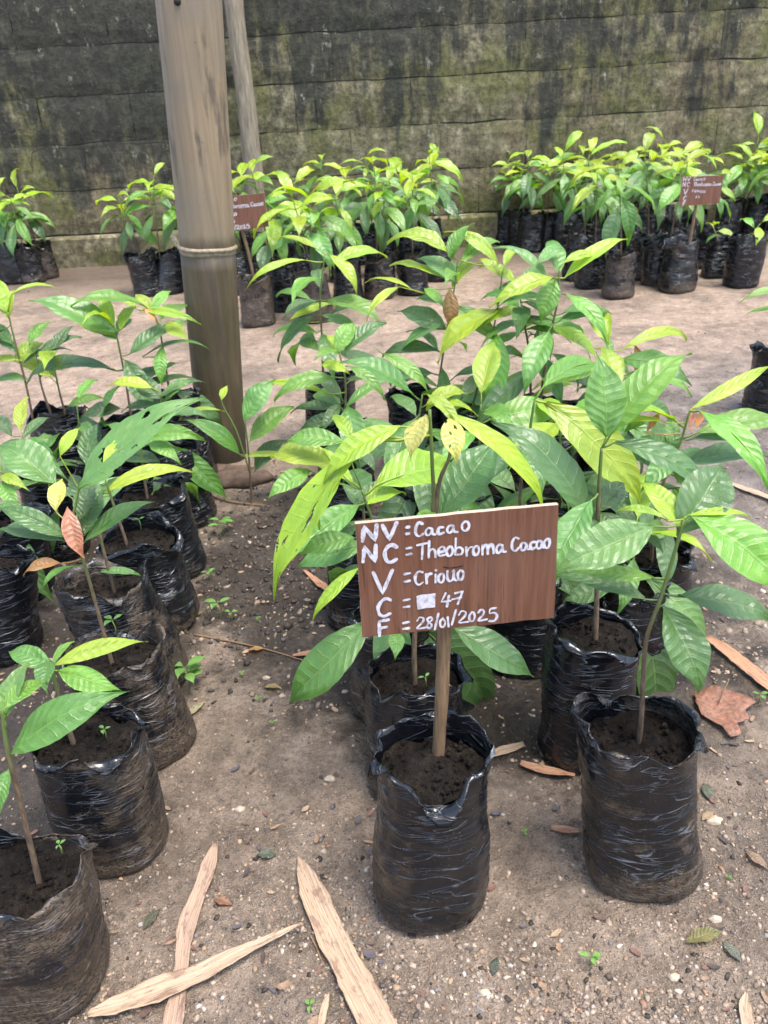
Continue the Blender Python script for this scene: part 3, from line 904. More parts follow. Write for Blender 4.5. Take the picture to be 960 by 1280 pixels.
potted('cacao seedling with one red and one cream young leaf above its bag', (184, 932), (140, 812), 128, [[(133, 803), (117, 745), (101, 690), (88, 655)]],
       [(84, 634, 104, 698, .40, 'R', {'y1': -.03}), (70, 640, 76, 597, .66, 'P'), (84, 672, -6, 632, .30, 'E', {'y1': .02}), (80, 676, -8, 662, .34, 'E'), (105, 678, 193, 624, .27, 'M'),
        (100, 650, 116, 596, .5, 'D'), (97, 612, 247, 489, .35, 'W', {'hole': .62, 'y1': .04, 'arch': .06, 'roll': 0}), (76, 704, 27, 718, .42, 'B'), (90, 708, 51, 735, .42, 'M'), (106, 668, 128, 610, .5, 'D')], 3, .62)
potted('cacao seedling in brown-stained bag below the long holed leaf', (182, 850), (125, 722), 122, [[(142, 735), (130, 690), (123, 660), (118, 640)]],
       [(125, 715, 176, 717, .3, 'M'), (70, 607, -4, 553, .55, 'W', {'y1': .06}), (75, 570, 100, 533, .36, 'Y'), (118, 640, 88, 590, .4, 'D'), (110, 585, 124, 524, .45, 'D')], 4, .62)
potted('cacao seedling with a thin yellow-green leaf, fifth bag of the left path edge', (202, 775), (170, 663), 100, [[(157, 675), (140, 625), (132, 600)]],
       [(129, 617, 244, 587, .20, 'Y'), (116, 622, 160, 598, .38, 'M'), (130, 606, 62, 622, .3, 'E')], 5, .42, fill=2)
potted('cacao seedling in shiny flapped bag, sixth along the left path edge', (216, 712), (188, 608), 92, [[(184, 620), (178, 580), (176, 552)]],
       [(200, 578, 148, 574, .5, 'D'), (186, 555, 226, 578, .38, 'L'), (176, 560, 226, 528, .34, 'M'), (178, 558, 130, 528, .34, 'M')], 6, .30, fill=3)
potted('cacao seedling half hidden behind the flapped bag near the bamboo foot', (231, 648), (207, 556), 84, [[(208, 556), (204, 520), (200, 490)]],
       [(196, 500, 256, 474, .24, 'D'), (204, 500, 168, 470, .5, 'D'), (205, 520, 262, 520, .3, 'E'), (204, 510, 150, 512, .35, 'D')], 7, .35, fill=6)
potted('cacao seedling with an orange young leaf just left of the bamboo', (236, 598), (214, 492), 76, [[(212, 492), (206, 450), (199, 410), (190, 388)]],
       [(174, 388, 250, 402, .17, 'Y'), (180, 384, 196, 404, .30, 'O'), (207, 405, 236, 426, .5, 'Y'), (178, 446, 262, 432, .20, 'E'), (205, 462, 223, 453, .4, 'M'), (190, 388, 214, 362, .4, 'L'), (192, 390, 168, 366, .4, 'Y'), (170, 386, 150, 372, .5, 'Y'), (200, 420, 235, 400, .36, 'M')], 8, .4, fill=5)
potted('cacao seedling with the broadest pale leaf in the upper left group', (176, 612), (160, 522), 78, [[(164, 520), (156, 470), (147, 425), (143, 408)]],
       [(148, 416, 36, 370, .44, 'W', {'y1': -.02}), (145, 463, 28, 474, .30, 'D', {'arch': .13}), (146, 420, 92, 400, .34, 'Y'), (150, 412, 172, 380, .5, 'Y'), (150, 510, 98, 522, .42, 'D'), (163, 442, 216, 404, .40, 'E'), (168, 488, 208, 456, .6, 'D'), (168, 490, 250, 472, .24, 'D'), (143, 408, 128, 366, .4, 'Y'), (148, 425, 122, 410, .4, 'L')], 9, .4, fill=5)
potted('three thin cacao stems sharing one black bag at the upper left', (84, 602), (72, 508), 76, [[(44, 538), (33, 483), (18, 425), (10, 390)], [(68, 530), (52, 483), (45, 445)], [(80, 512), (72, 480), (64, 440)]],
       [(14, 368, 77, 361, .22, 'Y'), (10, 398, 18, 362, .6, 'Y'), (36, 432, 68, 400, .5, 'L'), (18, 452, 58, 428, .5, 'Y'), (30, 453, 88, 434, .36, 'D'), (38, 476, -8, 478, .28, 'M'), (8, 390, -14, 345, .5, 'Y'), (16, 430, -20, 400, .4, 'M'), (45, 446, 100, 418, .36, 'E'), (30, 450, -14, 452, .3, 'Y'), (64, 440, 90, 405, .4, 'D'), (22, 440, -6, 420, .4, 'E')], 10, .3, fill=7)
potted('cacao seedling in glossy creased bag at the left photo edge, middle height', (22, 742), (18, 648), 92, [[(15, 650), (8, 615), (3, 590)]],
       [(0, 595, 36, 612, .32, 'Y'), (4, 600, 26, 640, .4, 'L'), (5, 592, -30, 560, .4, 'M'), (3, 596, 34, 575, .4, 'E')], 11, .15, fill=3)
potted('black grow bag cut off by the left photo edge above the corner bag', (6, 812), (-6, 700), 98, [[(-8, 700), (-14, 650), (-18, 620)]],
       [(-14, 640, 30, 628, .3, 'M'), (-16, 640, -60, 620, .4, 'M')], 12, .2)
potted('cacao seedling with a notched leaf behind the cream young leaf', (72, 690), (60, 592), 82, [[(60, 600), (42, 570), (28, 545)]],
       [(15, 545, -8, 520, .5, 'D'), (28, 548, 62, 520, .4, 'E'), (30, 550, -6, 562, .35, 'E'), (32, 550, 68, 566, .36, 'M')], 13, .25, fill=5)
potted('shaded cacao seedling tucked between the two left rows', (118, 655), (104, 570), 80, [[(106, 575), (100, 540), (96, 505)]], [], 14, .3, fill=5)
# --- front centre: bag that carries the sign only
g_sign, Y_sign = potted('shiny black grow bag with a sign stake and no seedling, front centre', (537, 1122), (540, 938), 144, [], [], 20, .28, notch=[(4.75, .45, .030), (2.6, .5, .008)], name='grow_bag_planter', cat='grow bag', group=None, wrk=1.1, soil=.88)
# --- right front
potted('tall cacao seedling with broad drooping leaves in the front right bag', (803, 1078), (797, 885), 147, [[(801, 907), (804, 850), (808, 800), (825, 750), (842, 695), (855, 649)]],
       [(829, 757, 878, 866, .62, 'E', {'y1': -.06, 'roll': 0, 'arch': .09}), (846, 745, 972, 775, .42, 'E', {'y1': -.01}), (862, 643, 985, 742, .50, 'L', {'y1': -.05, 'roll': 8}), (818, 722, 708, 713, .22, 'L', {'arch': .10}),
        (806, 748, 690, 715, .30, 'E'), (818, 657, 690, 714, .46, 'W', {'y1': -.02, 'roll': -10}), (846, 668, 905, 577, .62, 'E', {'y1': .06}), (858, 645, 943, 645, .14, 'Y'), (835, 650, 770, 637, .24, 'Y'), (850, 660, 800, 600, .40, 'Y', {'y1': .06})], 21, .50, fill=0, notch=[(4.9, .5, .012), (1.2, .4, .012)])
# --- centre group
potted('cacao seedling behind the sign board, with long arching and holed leaves', (515, 968), (518, 838), 128, [[(519, 862), (518, 800), (526, 720), (541, 640), (540, 575), (537, 512)], [(545, 640), (562, 570), (566, 525)]],
       [(465, 775, 356, 882, .36, 'M', {'y1': -.02}), (493, 788, 494, 824, .75, 'M', {'y1': -.04}), (565, 783, 672, 845, .42, 'E', {'y1': -.02}), (552, 645, 626, 543, .62, 'E', {'y1': .06, 'roll': -8, 'arch': .06}),
        (562, 517, 688, 642, .19, 'Y', {'arch': .12, 'y1': -.01}), (532, 518, 512, 574, .75, 'P', {'hole': .55, 'y1': -.04}), (562, 522, 572, 578, .65, 'P', {'hole': .55, 'y1': -.04}),
        (500, 532, 400, 600, .34, 'Y', {'y1': -.02}), (452, 548, 330, 748, .24, 'Y', {'hole': .62, 'y1': -.05, 'roll': 12, 'arch': .04}), (448, 710, 388, 774, .24, 'Y', {'y1': -.03, 'arch': .12}), (446, 672, 373, 692, .44, 'L'),
        (545, 640, 515, 655, .8, 'L'), (470, 545, 392, 660, .26, 'Y', {'y1': -.03, 'roll': 15}), (520, 700, 470, 740, .4, 'D')], 22, .40, fill=0)
potted('cacao seedling in crumpled glossy bag left of the front right one', (728, 938), (742, 782), 118, [[(745, 808), (746, 740), (747, 650), (750, 590), (752, 560)]],
       [(758, 546, 748, 440, .68, 'W', {'y1': .03, 'roll': 0, 'arch': .05}), (738, 652, 622, 522, .40, 'E', {'y1': .05, 'roll': 6}), (768, 553, 895, 628, .28, 'E', {'y1': -.03}), (747, 640, 782, 602, .5, 'D'), (748, 650, 700, 690, .4, 'D'), (750, 640, 800, 690, .4, 'D'), (745, 660, 712, 610, .4, 'E')], 23, .22, wrk=1.3, fill=3)
potted('cacao seedling with small round leaves left of the sign board', (492, 878), (490, 772), 108, [[(500, 775), (480, 700), (462, 640), (452, 612)]],
       [(442, 632, 492, 604, .5, 'E'), (455, 630, 508, 614, .6, 'Y'), (388, 588, 332, 624, .42, 'L'), (432, 553, 353, 551, .36, 'L'), (416, 582, 336, 568, .55, 'Y'), (450, 650, 420, 690, .45, 'D'), (455, 640, 425, 600, .4, 'E')], 24, .5)
potted('cacao seedling with pink-red shoots in the bag behind the front right one', (818, 800), (815, 688), 102, [[(815, 690), (822, 630), (834, 590), (850, 555), (862, 514)]],
       [(864, 511, 968, 452, .15, 'Y', {'arch': .03}), (858, 550, 942, 551, .22, 'E'), (852, 582, 968, 566, .27, 'E', {'arch': .05}), (832, 528, 776, 530, .18, 'Y'), (846, 560, 800, 545, .3, 'M'), (844, 566, 838, 520, .4, 'M'), (870, 535, 880, 512, .35, 'O'), (862, 535, 868, 510, .3, 'R'), (808, 540, 826, 514, .25, 'R'), (840, 575, 872, 600, .35, 'L'), (836, 590, 880, 560, .3, 'M')], 25, .45)
potted('shaded black bag squeezed beside the crumpled glossy one on its right', (788, 838), (790, 735), 96, [[(790, 735), (792, 690), (795, 660)]], [(795, 660, 770, 625, .4, 'D'), (795, 662, 830, 690, .4, 'D')], 26, .3)
potted('cacao seedling hidden behind the right half of the sign board', (655, 825), (655, 715), 104, [[(655, 720), (650, 620), (662, 540), (668, 500)]],
       [(682, 503, 808, 630, .36, 'Y', {'y1': -.05, 'roll': 14, 'arch': .08}), (660, 560, 610, 600, .5, 'D'), (664, 540, 700, 590, .4, 'D')], 27, .3, fill=4)
potted('cacao seedling in shaded bag left behind the sign board', (455, 772), (450, 648), 98, [[(455, 650), (452, 600), (445, 560)]],
       [(445, 560, 470, 590, .4, 'D'), (446, 572, 402, 560, .4, 'M')], 28, .45, fill=2)
potted('cacao seedling with yellow strap leaves in the open bag near the bamboo', (414, 558), (412, 468), 68, [[(403, 480), (403, 430), (400, 375), (406, 318)]],
       [(384, 325, 306, 357, .17, 'Y', {'arch': .14}), (410, 318, 448, 368, .34, 'Y', {'arch': .14}), (390, 376, 344, 367, .30, 'L'), (398, 376, 352, 396, .42, 'E'), (362, 400, 420, 378, .24, 'Y'), (415, 391, 463, 380, .34, 'E'), (402, 394, 448, 410, .36, 'W'), (396, 416, 340, 415, .3, 'L'), (400, 420, 420, 440, .4, 'P'), (402, 440, 370, 428, .4, 'M')], 29, .25)
potted('cacao seedling in front of the open bag, with a bright upright leaf', (432, 622), (435, 535), 78, [[(430, 545), (432, 480), (424, 440)]],
       [(430, 442, 482, 400, .40, 'E'), (420, 442, 444, 400, .5, 'L'), (402, 456, 437, 466, .45, 'Y'), (410, 492, 328, 480, .13, 'Y'), (424, 512, 362, 512, .3, 'D'), (432, 510, 486, 472, .28, 'W'), (428, 500, 390, 460, .35, 'D'), (430, 525, 370, 540, .34, 'D'), (425, 505, 402, 540, .4, 'D')], 30, .3)
potted('cacao seedling with a hanging brown leaf at the top of the centre group', (520, 592), (520, 490), 76, [[(545, 500), (556, 430), (568, 360), (572, 325)]],
       [(562, 322, 591, 277, .55, 'L', {'y1': .02}), (624, 331, 556, 286, .26, 'Y'), (560, 350, 488, 326, .34, 'Y'), (572, 354, 522, 320, .5, 'W'), (514, 361, 456, 349, .2, 'Y'), (500, 358, 456, 398, .24, 'Y'), (557, 411, 497, 386, .50, 'E'), (548, 438, 508, 412, .4, 'M'),
        (562, 360, 564, 414, .42, 'B', {'y1': -.02}), (565, 360, 600, 325, .4, 'Y'), (530, 360, 556, 384, .4, 'L'), (556, 380, 520, 372, .34, 'M'), (545, 482, 444, 468, .28, 'W'), (552, 440, 476, 442, .26, 'D')], 31, .3)
potted('cacao seedling with a broad striped yellow-green leaf in the centre group', (582, 600), (585, 505), 78, [[(590, 510), (610, 440), (622, 385), (628, 340)]],
       [(628, 386, 544, 450, .48, 'Y', {'y1': -.04, 'roll': 10}), (626, 470, 562, 472, .36, 'E'), (656, 517, 528, 486, .24, 'W'), (620, 380, 660, 345, .4, 'E'), (600, 470, 575, 500, .4, 'D'), (478, 442, 538, 492, .26, 'L', {'y0': .03}), (560, 520, 604, 495, .2, 'Y'), (625, 345, 598, 322, .4, 'Y')], 32, .3, fill=3)
potted('cacao seedling with blue-green lower leaves right of the striped leaf', (642, 592), (645, 500), 76, [[(664, 517), (662, 450), (655, 400), (648, 360)]],
       [(666, 440, 702, 400, .4, 'E'), (664, 488, 738, 455, .18, 'Y'), (660, 500, 722, 478, .2, 'Y'), (655, 412, 715, 425, .28, 'W'), (655, 400, 600, 430, .3, 'M'), (652, 385, 606, 405, .34, 'Y'), (605, 450, 640, 482, .4, 'E'), (648, 362, 606, 370, .34, 'L'), (650, 365, 676, 330, .4, 'M'), (662, 470, 620, 500, .4, 'E'), (646, 510, 560, 528, .3, 'W')], 33, .3)
potted('cacao seedling with a bright upswept leaf at the right of the centre group', (692, 606), (690, 505), 76, [[(672, 520), (684, 440), (697, 375), (699, 335)]],
       [(706, 347, 786, 293, .24, 'Y', {'arch': .05}), (694, 348, 676, 404, .62, 'L', {'y1': -.03}), (697, 402, 768, 388, .24, 'M'), (686, 354, 618, 305, .34, 'W'), (672, 330, 704, 308, .4, 'W'), (690, 410, 750, 452, .3, 'Y'), (650, 372, 600, 372, .3, 'M', {'y0': .03}), (690, 400, 640, 405, .25, 'D'), (692, 395, 652, 375, .34, 'E')], 34, .3)
potted('cacao seedling with one bronze leaf at the right end of the centre group', (762, 606), (757, 512), 76, [[(768, 520), (766, 475), (764, 440)]],
       [(780, 436, 862, 420, .2, 'Y'), (796, 466, 795, 432, .60, 'B', {'y1': .01}), (774, 474, 868, 492, .32, 'L'), (766, 470, 725, 455, .35, 'Y'), (768, 480, 800, 500, .4, 'D'), (766, 490, 720, 500, .4, 'D'), (765, 445, 748, 415, .4, 'M')], 35, .3)
for k, (lab, b, t) in enumerate([('leaf-covered cacao seedling in the dim middle of the centre group, left', (522, 695), (525, 588)), ('leaf-covered cacao seedling in the dim middle of the centre group, just above the sign', (600, 705), (600, 600)),
                                 ('leaf-covered cacao seedling in the dim middle of the centre group, right of the sign', (694, 722), (700, 618)), ('leaf-covered cacao seedling in the dim middle of the centre group, farthest right', (772, 702), (766, 600))]):
    potted(lab, b, t, 92, [[(t[0], t[1] + 6), (t[0] - 3 + 2 * k, t[1] - 45), (t[0] + 3 - 2 * k, t[1] - 95)]], [], 40 + k, .3, fill=14, fill_l=(.16, .25))
potted('lone cacao seedling in a dark bag at the right photo edge', (962, 512), (975, 428), 66, [[(975, 430), (980, 400), (985, 370)]], [(984, 362, 924, 376, .22, 'L'), (984, 385, 930, 392, .2, 'L'), (984, 370, 1010, 350, .4, 'M')], 50, .1, fill=0)

# --- seedling growing by the bamboo foot
def ground_plant():
    g = G(314, 628)
    root = thing('seedling', (g.x, g.y, gheight(g.x, g.y)), 'small cacao seedling growing from the bare mud beside the bamboo foot', 'seedling')
    pts = catmull([Vector((g.x, g.y, -.01))] + [P(x, y, g.y) for x, y in [(313, 600), (310, 560), (306, 525)]], 6)
    V, Fc, UVs = tube(pts, [.0032 * (1 - .4 * i / len(pts)) for i in range(len(pts))], 8)
    obj('stem', mesh('stem', [v - root.location for v in V], Fc, [M_STEM], True, UVs), root)
    p2 = catmull([P(x, y, g.y) for x, y in [(312, 590), (296, 540), (280, 510), (276, 498)]], 5)
    V, Fc, UVs = tube(p2, [.0022 * (1 - .4 * i / len(p2)) for i in range(len(p2))], 7)
    obj('stem', mesh('stem', [v - root.location for v in V], Fc, [M_STEM], True, [(1, b) for a, b in UVs]), root)
    rg = random.Random(77)
    for sp in [(305, 526, 343, 473, .60, 'W', {'y1': .04}), (312, 552, 366, 506, .50, 'L'), (300, 568, 229, 522, .30, 'M', {'y1': -.02}), (280, 514, 222, 522, .16, 'Y'), (277, 500, 284, 481, .5, 'Y'), (301, 570, 366, 567, .14, 'Y'), (318, 590, 360, 548, .42, 'E')]:
        px_leaf(root, g.y, pts + p2, sp, rg)
ground_plant()

# ------------------------------------------------------------------ rear clusters
BAGP = []
for k in range(8):
    rg = random.Random(200 + k)
    BAGP.append(bag_meshes(.228, .077, .070, rg.uniform(-.02, .02), rg.uniform(-.01, .01), 200 + k, nt=36, nz=24, crumbs=12, wrk=1.4))
def rear(label, bx, by, group, rg, n=9, hs=(.29, .45), tilt=0.0, dirt=None, lm=(.17, .27), short=False, sc=1.0, stemn=1, top='Y'):
    g = G(bx, by)
    root = thing('potted_seedling', (g.x, g.y, 0), label, 'seedling', group)
    b, s = BAGP[rg.randrange(len(BAGP))]
    a = rg.uniform(-.5, .5) + rg.choice([0, math.pi])
    ks = sc * rg.uniform(.94, 1.05)
    for nm, me in (('grow_bag', b), ('soil', s)):
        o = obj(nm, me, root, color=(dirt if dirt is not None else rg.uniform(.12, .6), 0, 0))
        o.rotation_euler = (0, rad(tilt), a); o.scale = (ks, ks, ks * rg.uniform(.97, 1.03) if nm == 'grow_bag' else ks)
    if n:
        if not short: n = n + 3
        for _ in range(stemn):
            hh = rg.uniform(*hs)
            lx, ly = rg.uniform(-.06, .06), rg.uniform(-.04, .04)
            b0 = Vector((g.x + math.sin(rad(tilt)) * .2 + rg.uniform(-.02, .02) * (stemn > 1), g.y, .18 * sc))
            pts = catmull([b0, b0 + Vector((lx * .4, ly * .3, hh * .5)), b0 + Vector((lx, ly, hh))], 6)
            V, Fc, UVs = tube(pts, [.0042 * (1 - .5 * i / len(pts)) for i in range(len(pts))], 6)
            obj('stem', mesh('stem', [v - root.location for v in V], Fc, [M_STEM], True, UVs), root)
            rnd_leaves(root, pts, n, rg, lm[0], lm[1], z_lo=.62 if not short else .4, top=top)
    return root
R1 = 'seedlings of the rear left cluster'; R2 = 'seedlings of the rear centre cluster'; R3 = 'seedlings of the rear right cluster'
rg = random.Random(5)
for lab, x, y, n in [('seedling in the leftmost bag of the far left cluster, cut by the photo edge', 4, 352, 8), ('seedling in the second bag from the left edge against the far left wall', 22, 353, 9), ('seedling in the third bag of the far left cluster', 42, 352, 8), ('seedling in the rightmost bag of the far left cluster', 58, 347, 7)]:
    rear(lab, x, y, R1, rg, n, tilt=-3, hs=(.30, .40))
for x, y in [(-14, 340), (8, 332), (30, 330)]: rear('seedling at the back of the far left cluster, mostly hidden', x, y, R1, rg, 6)
rear('seedling with hanging yellow leaves left of the bamboo, in a glossy bag', 188, 368, R2, rg, 9, dirt=.12, tilt=-4, hs=(.34, .38))
rear('seedling in the bag close behind the bamboo, on its left', 212, 366, R2, rg, 8, tilt=-6)
rear('seedling in the bag right behind the bamboo', 240, 362, R2, rg, 8)
rear('seedling hidden behind the bamboo', 268, 372, R2, rg, 8)
stake2 = rear('ridged dusty bag carrying the far red-brown sign, right of the bamboo', 324, 405, R2, rg, 0, dirt=.75)
rear('seedling in the ridged front bag of the rear centre cluster', 397, 400, R2, rg, 9, dirt=.7, stemn=2, hs=(.32, .42))
rear('seedling in the third ridged front bag of the rear centre cluster', 474, 372, R2, rg, 9, dirt=.6, stemn=2)
for lab, x, y in [('seedling just right of the far sign in the rear centre cluster', 356, 388), ('seedling in the second row of the rear centre cluster, middle', 436, 378), ('seedling in the second row of the rear centre cluster, right end', 517, 366)]:
    rear(lab, x, y, R2, rg, 9, dirt=.15)
for x, y in [(300, 366), (342, 360), (386, 358), (430, 352), (474, 346), (516, 340), (545, 350), (320, 340), (368, 336), (414, 332), (458, 328), (502, 324), (540, 320), (280, 345)]:
    rear('seedling crowded in the back rows of the rear centre cluster', x, y, R2, rg, 8, dirt=.12, hs=(.30, .47))
for lab, x, y, t, n, d in [('seedling in the leftmost bag of the rear right cluster', 618, 300, 0, 9, .15), ('seedling in the second bag from the left of the rear right cluster', 634, 305, 3, 8, .15), ('seedling in the third bag from the left of the rear right cluster', 650, 306, 5, 8, .2), ('seedling in the fourth bag from the left of the rear right cluster', 663, 314, 0, 9, .2),
                           ('seedling in the brownish fifth bag of the rear right cluster', 682, 311, 0, 9, .5), ('seedling in the sixth bag of the rear right cluster', 704, 313, 4, 9, .25), ('seedling in the leaning bag left of the front row of the rear right cluster', 720, 350, 9, 9, .25), ('seedling in the dark bag just left of the brown-fronted one', 738, 360, 3, 8, .2),
                           ('pale-leaved seedling in the brown-fronted bag nearest the camera at the rear right', 772, 370, 0, 9, .62), ('seedling in the bag between the brown-fronted and the sign bag', 806, 348, 0, 8, .5)]:
    rear(lab, x, y, R3, rg, n, tilt=t, dirt=d)
rear('seedling in the bag leaning against the rear sign bag', 822, 356, R3, rg, 8, tilt=10, dirt=.3)
stake3 = rear('plump bag carrying the faded far sign at the rear right', 846, 364, R3, rg, 0, dirt=.45, sc=1.1)
rear('low seedling in the small bag right of the far right sign', 893, 346, R3, rg, 6, hs=(.06, .10), lm=(.10, .14), dirt=.1, sc=.85, short=True)
rear('very short seedling in the plump bag at the rear right end', 925, 357, R3, rg, 7, hs=(.07, .11), lm=(.11, .16), dirt=.25, short=True, sc=1.05)
rear('seedling in the shaded bag behind the small one at the rear right', 884, 334, R3, rg, 7, dirt=.4)
for x, y in [(756, 334), (790, 326), (728, 328), (765, 310), (802, 306), (840, 326), (860, 312), (826, 300), (740, 304), (716, 300), (690, 296), (780, 296)]:
    rear('seedling crowded in the middle of the rear right cluster', x, y, R3, rg, 8, dirt=.15, hs=(.29, .44))
R4 = 'seedlings at the far right edge'
for x, y in [(905, 300), (922, 292), (938, 296), (956, 292), (972, 300), (950, 278), (915, 276)]:
    rear('seedling packed against the wall at the far right edge', x, y, R4, rg, 9, dirt=.2, hs=(.26, .40))

# ------------------------------------------------------------------ signs
CR = lambda x, y: (430 + x * 290 / 960, 610 + y * 220 / 728)
BIG = [[(78, 216), (84, 156), (130, 213), (136, 150)], [(160, 152), (188, 210), (218, 140)], [(80, 300), (86, 238), (130, 300), (132, 232)], [(218, 240), (200, 231), (180, 240), (169, 265), (177, 295), (195, 302), (216, 290)],
       [(122, 345), (160, 430), (200, 335)], [(192, 458), (175, 452), (155, 465), (142, 490), (148, 518), (168, 526), (190, 515)], [(148, 608), (146, 547), (184, 541)], [(149, 577), (175, 571)]]
SHARP = {0, 1, 2, 4, 6, 7}
EQ = [[(258, 160), (270, 158)], [(258, 186), (270, 184)], [(260, 245), (278, 242)], [(260, 271), (280, 268)], [(250, 351), (272, 347)], [(252, 382), (272, 378)], [(248, 460), (270, 455)], [(248, 488), (270, 485)], [(245, 555), (268, 550)], [(245, 580), (270, 577)]]
L1T = [[(325, 146), (310, 140), (297, 160), (297, 185), (310, 196), (328, 186)], [(365, 166), (350, 162), (338, 175), (342, 190), (355, 188), (365, 168), (366, 185), (378, 188)], [(410, 159), (395, 160), (388, 175), (395, 187), (412, 180)], [(452, 153), (437, 152), (427, 165), (430, 180), (443, 178), (453, 157), (455, 175), (468, 178)], [(500, 135), (488, 148), (490, 168), (505, 172), (517, 155), (512, 138), (500, 135)]]
L2T = [[(303, 232), (350, 222)], [(325, 230), (322, 288)], [(352, 215), (350, 282)], [(350, 260), (365, 248), (376, 255), (378, 280)], [(392, 262), (415, 255), (412, 240), (398, 242), (390, 258), (395, 275), (415, 272)], [(435, 238), (424, 255), (428, 273), (440, 275), (450, 258), (445, 240), (435, 238)], [(462, 205), (460, 270)], [(460, 250), (475, 240), (490, 250), (485, 268), (462, 270)], [(505, 240), (507, 275)], [(507, 257), (518, 242), (530, 238)],
       [(545, 235), (534, 248), (537, 268), (550, 270), (558, 252), (553, 237), (545, 235)], [(572, 270), (572, 232)], [(572, 247), (585, 230), (593, 240), (594, 268)], [(594, 247), (606, 228), (616, 238), (618, 265)], [(655, 232), (640, 230), (630, 245), (633, 262), (645, 260), (656, 238), (658, 258), (668, 258)],
       [(722, 205), (708, 200), (695, 220), (695, 245), (708, 255), (722, 242)], [(752, 225), (738, 222), (730, 235), (735, 252), (748, 248), (755, 228), (757, 245), (765, 248)], [(790, 218), (776, 220), (770, 235), (778, 248), (792, 240)], [(815, 215), (802, 215), (796, 230), (802, 245), (813, 240), (820, 218), (822, 238), (830, 240)], [(840, 205), (828, 218), (830, 238), (842, 242), (850, 225), (848, 208), (840, 205)]]
L3T = [[(325, 343), (308, 340), (295, 360), (297, 385), (310, 395), (325, 385)], [(340, 350), (342, 390)], [(342, 367), (352, 351), (362, 350)], [(378, 353), (378, 385)], [(379, 335), (381, 336)], [(400, 350), (390, 362), (392, 380), (405, 385), (413, 368), (410, 352), (400, 350)], [(427, 338), (428, 370), (438, 380), (450, 370), (453, 335), (455, 370), (464, 377)], [(480, 335), (470, 350), (473, 370), (484, 373), (493, 355), (490, 338), (480, 335)]]
L4T = [[(420, 430), (402, 466), (440, 462)], [(433, 440), (425, 486)], [(458, 431), (490, 422), (470, 476)], [(448, 456), (484, 448)]]
L5T = [[(303, 545), (312, 532), (328, 535), (325, 552), (302, 578), (335, 575)], [(358, 530), (345, 538), (350, 552), (362, 562), (355, 578), (343, 570), (350, 555), (365, 540), (358, 530)], [(390, 515), (375, 582)], [(408, 535), (397, 550), (400, 570), (412, 570), (418, 552), (408, 535)], [(428, 530), (432, 570)], [(462, 500), (445, 562)], [(475, 520), (485, 505), (502, 510), (497, 528), (475, 552), (512, 550)], [(528, 510), (518, 525), (520, 545), (533, 547), (540, 528), (535, 512), (528, 510)], [(555, 512), (565, 500), (578, 505), (573, 522), (555, 545), (590, 540)], [(628, 492), (605, 497), (602, 515), (620, 512), (632, 525), (622, 545), (600, 548)]]
PATCH = [(300, 442), (322, 436), (350, 434), (378, 430), (377, 460), (376, 490), (350, 491), (330, 494), (305, 499), (301, 470)]
NSTROKE = [[(412, 322), (440, 326), (490, 318)]]  # dark stroke standing for a staple in the board
QUAD = [(48, 148), (888, 68), (870, 535), (78, 618)]
def homography(q):
    A, b = [], []
    for (x, y), (u, v) in zip(q, [(0, 1), (1, 1), (1, 0), (0, 0)]):
        A += [[x, y, 1, 0, 0, 0, -u * x, -u * y], [0, 0, 0, x, y, 1, -v * x, -v * y]]; b += [u, v]
    h = np.linalg.solve(np.array(A, float), np.array(b, float))
    def f(x, y):
        w = h[6] * x + h[7] * y + 1
        return (h[0] * x + h[1] * y + h[2]) / w, (h[3] * x + h[4] * y + h[5]) / w
    return f
HQ = homography(QUAD)
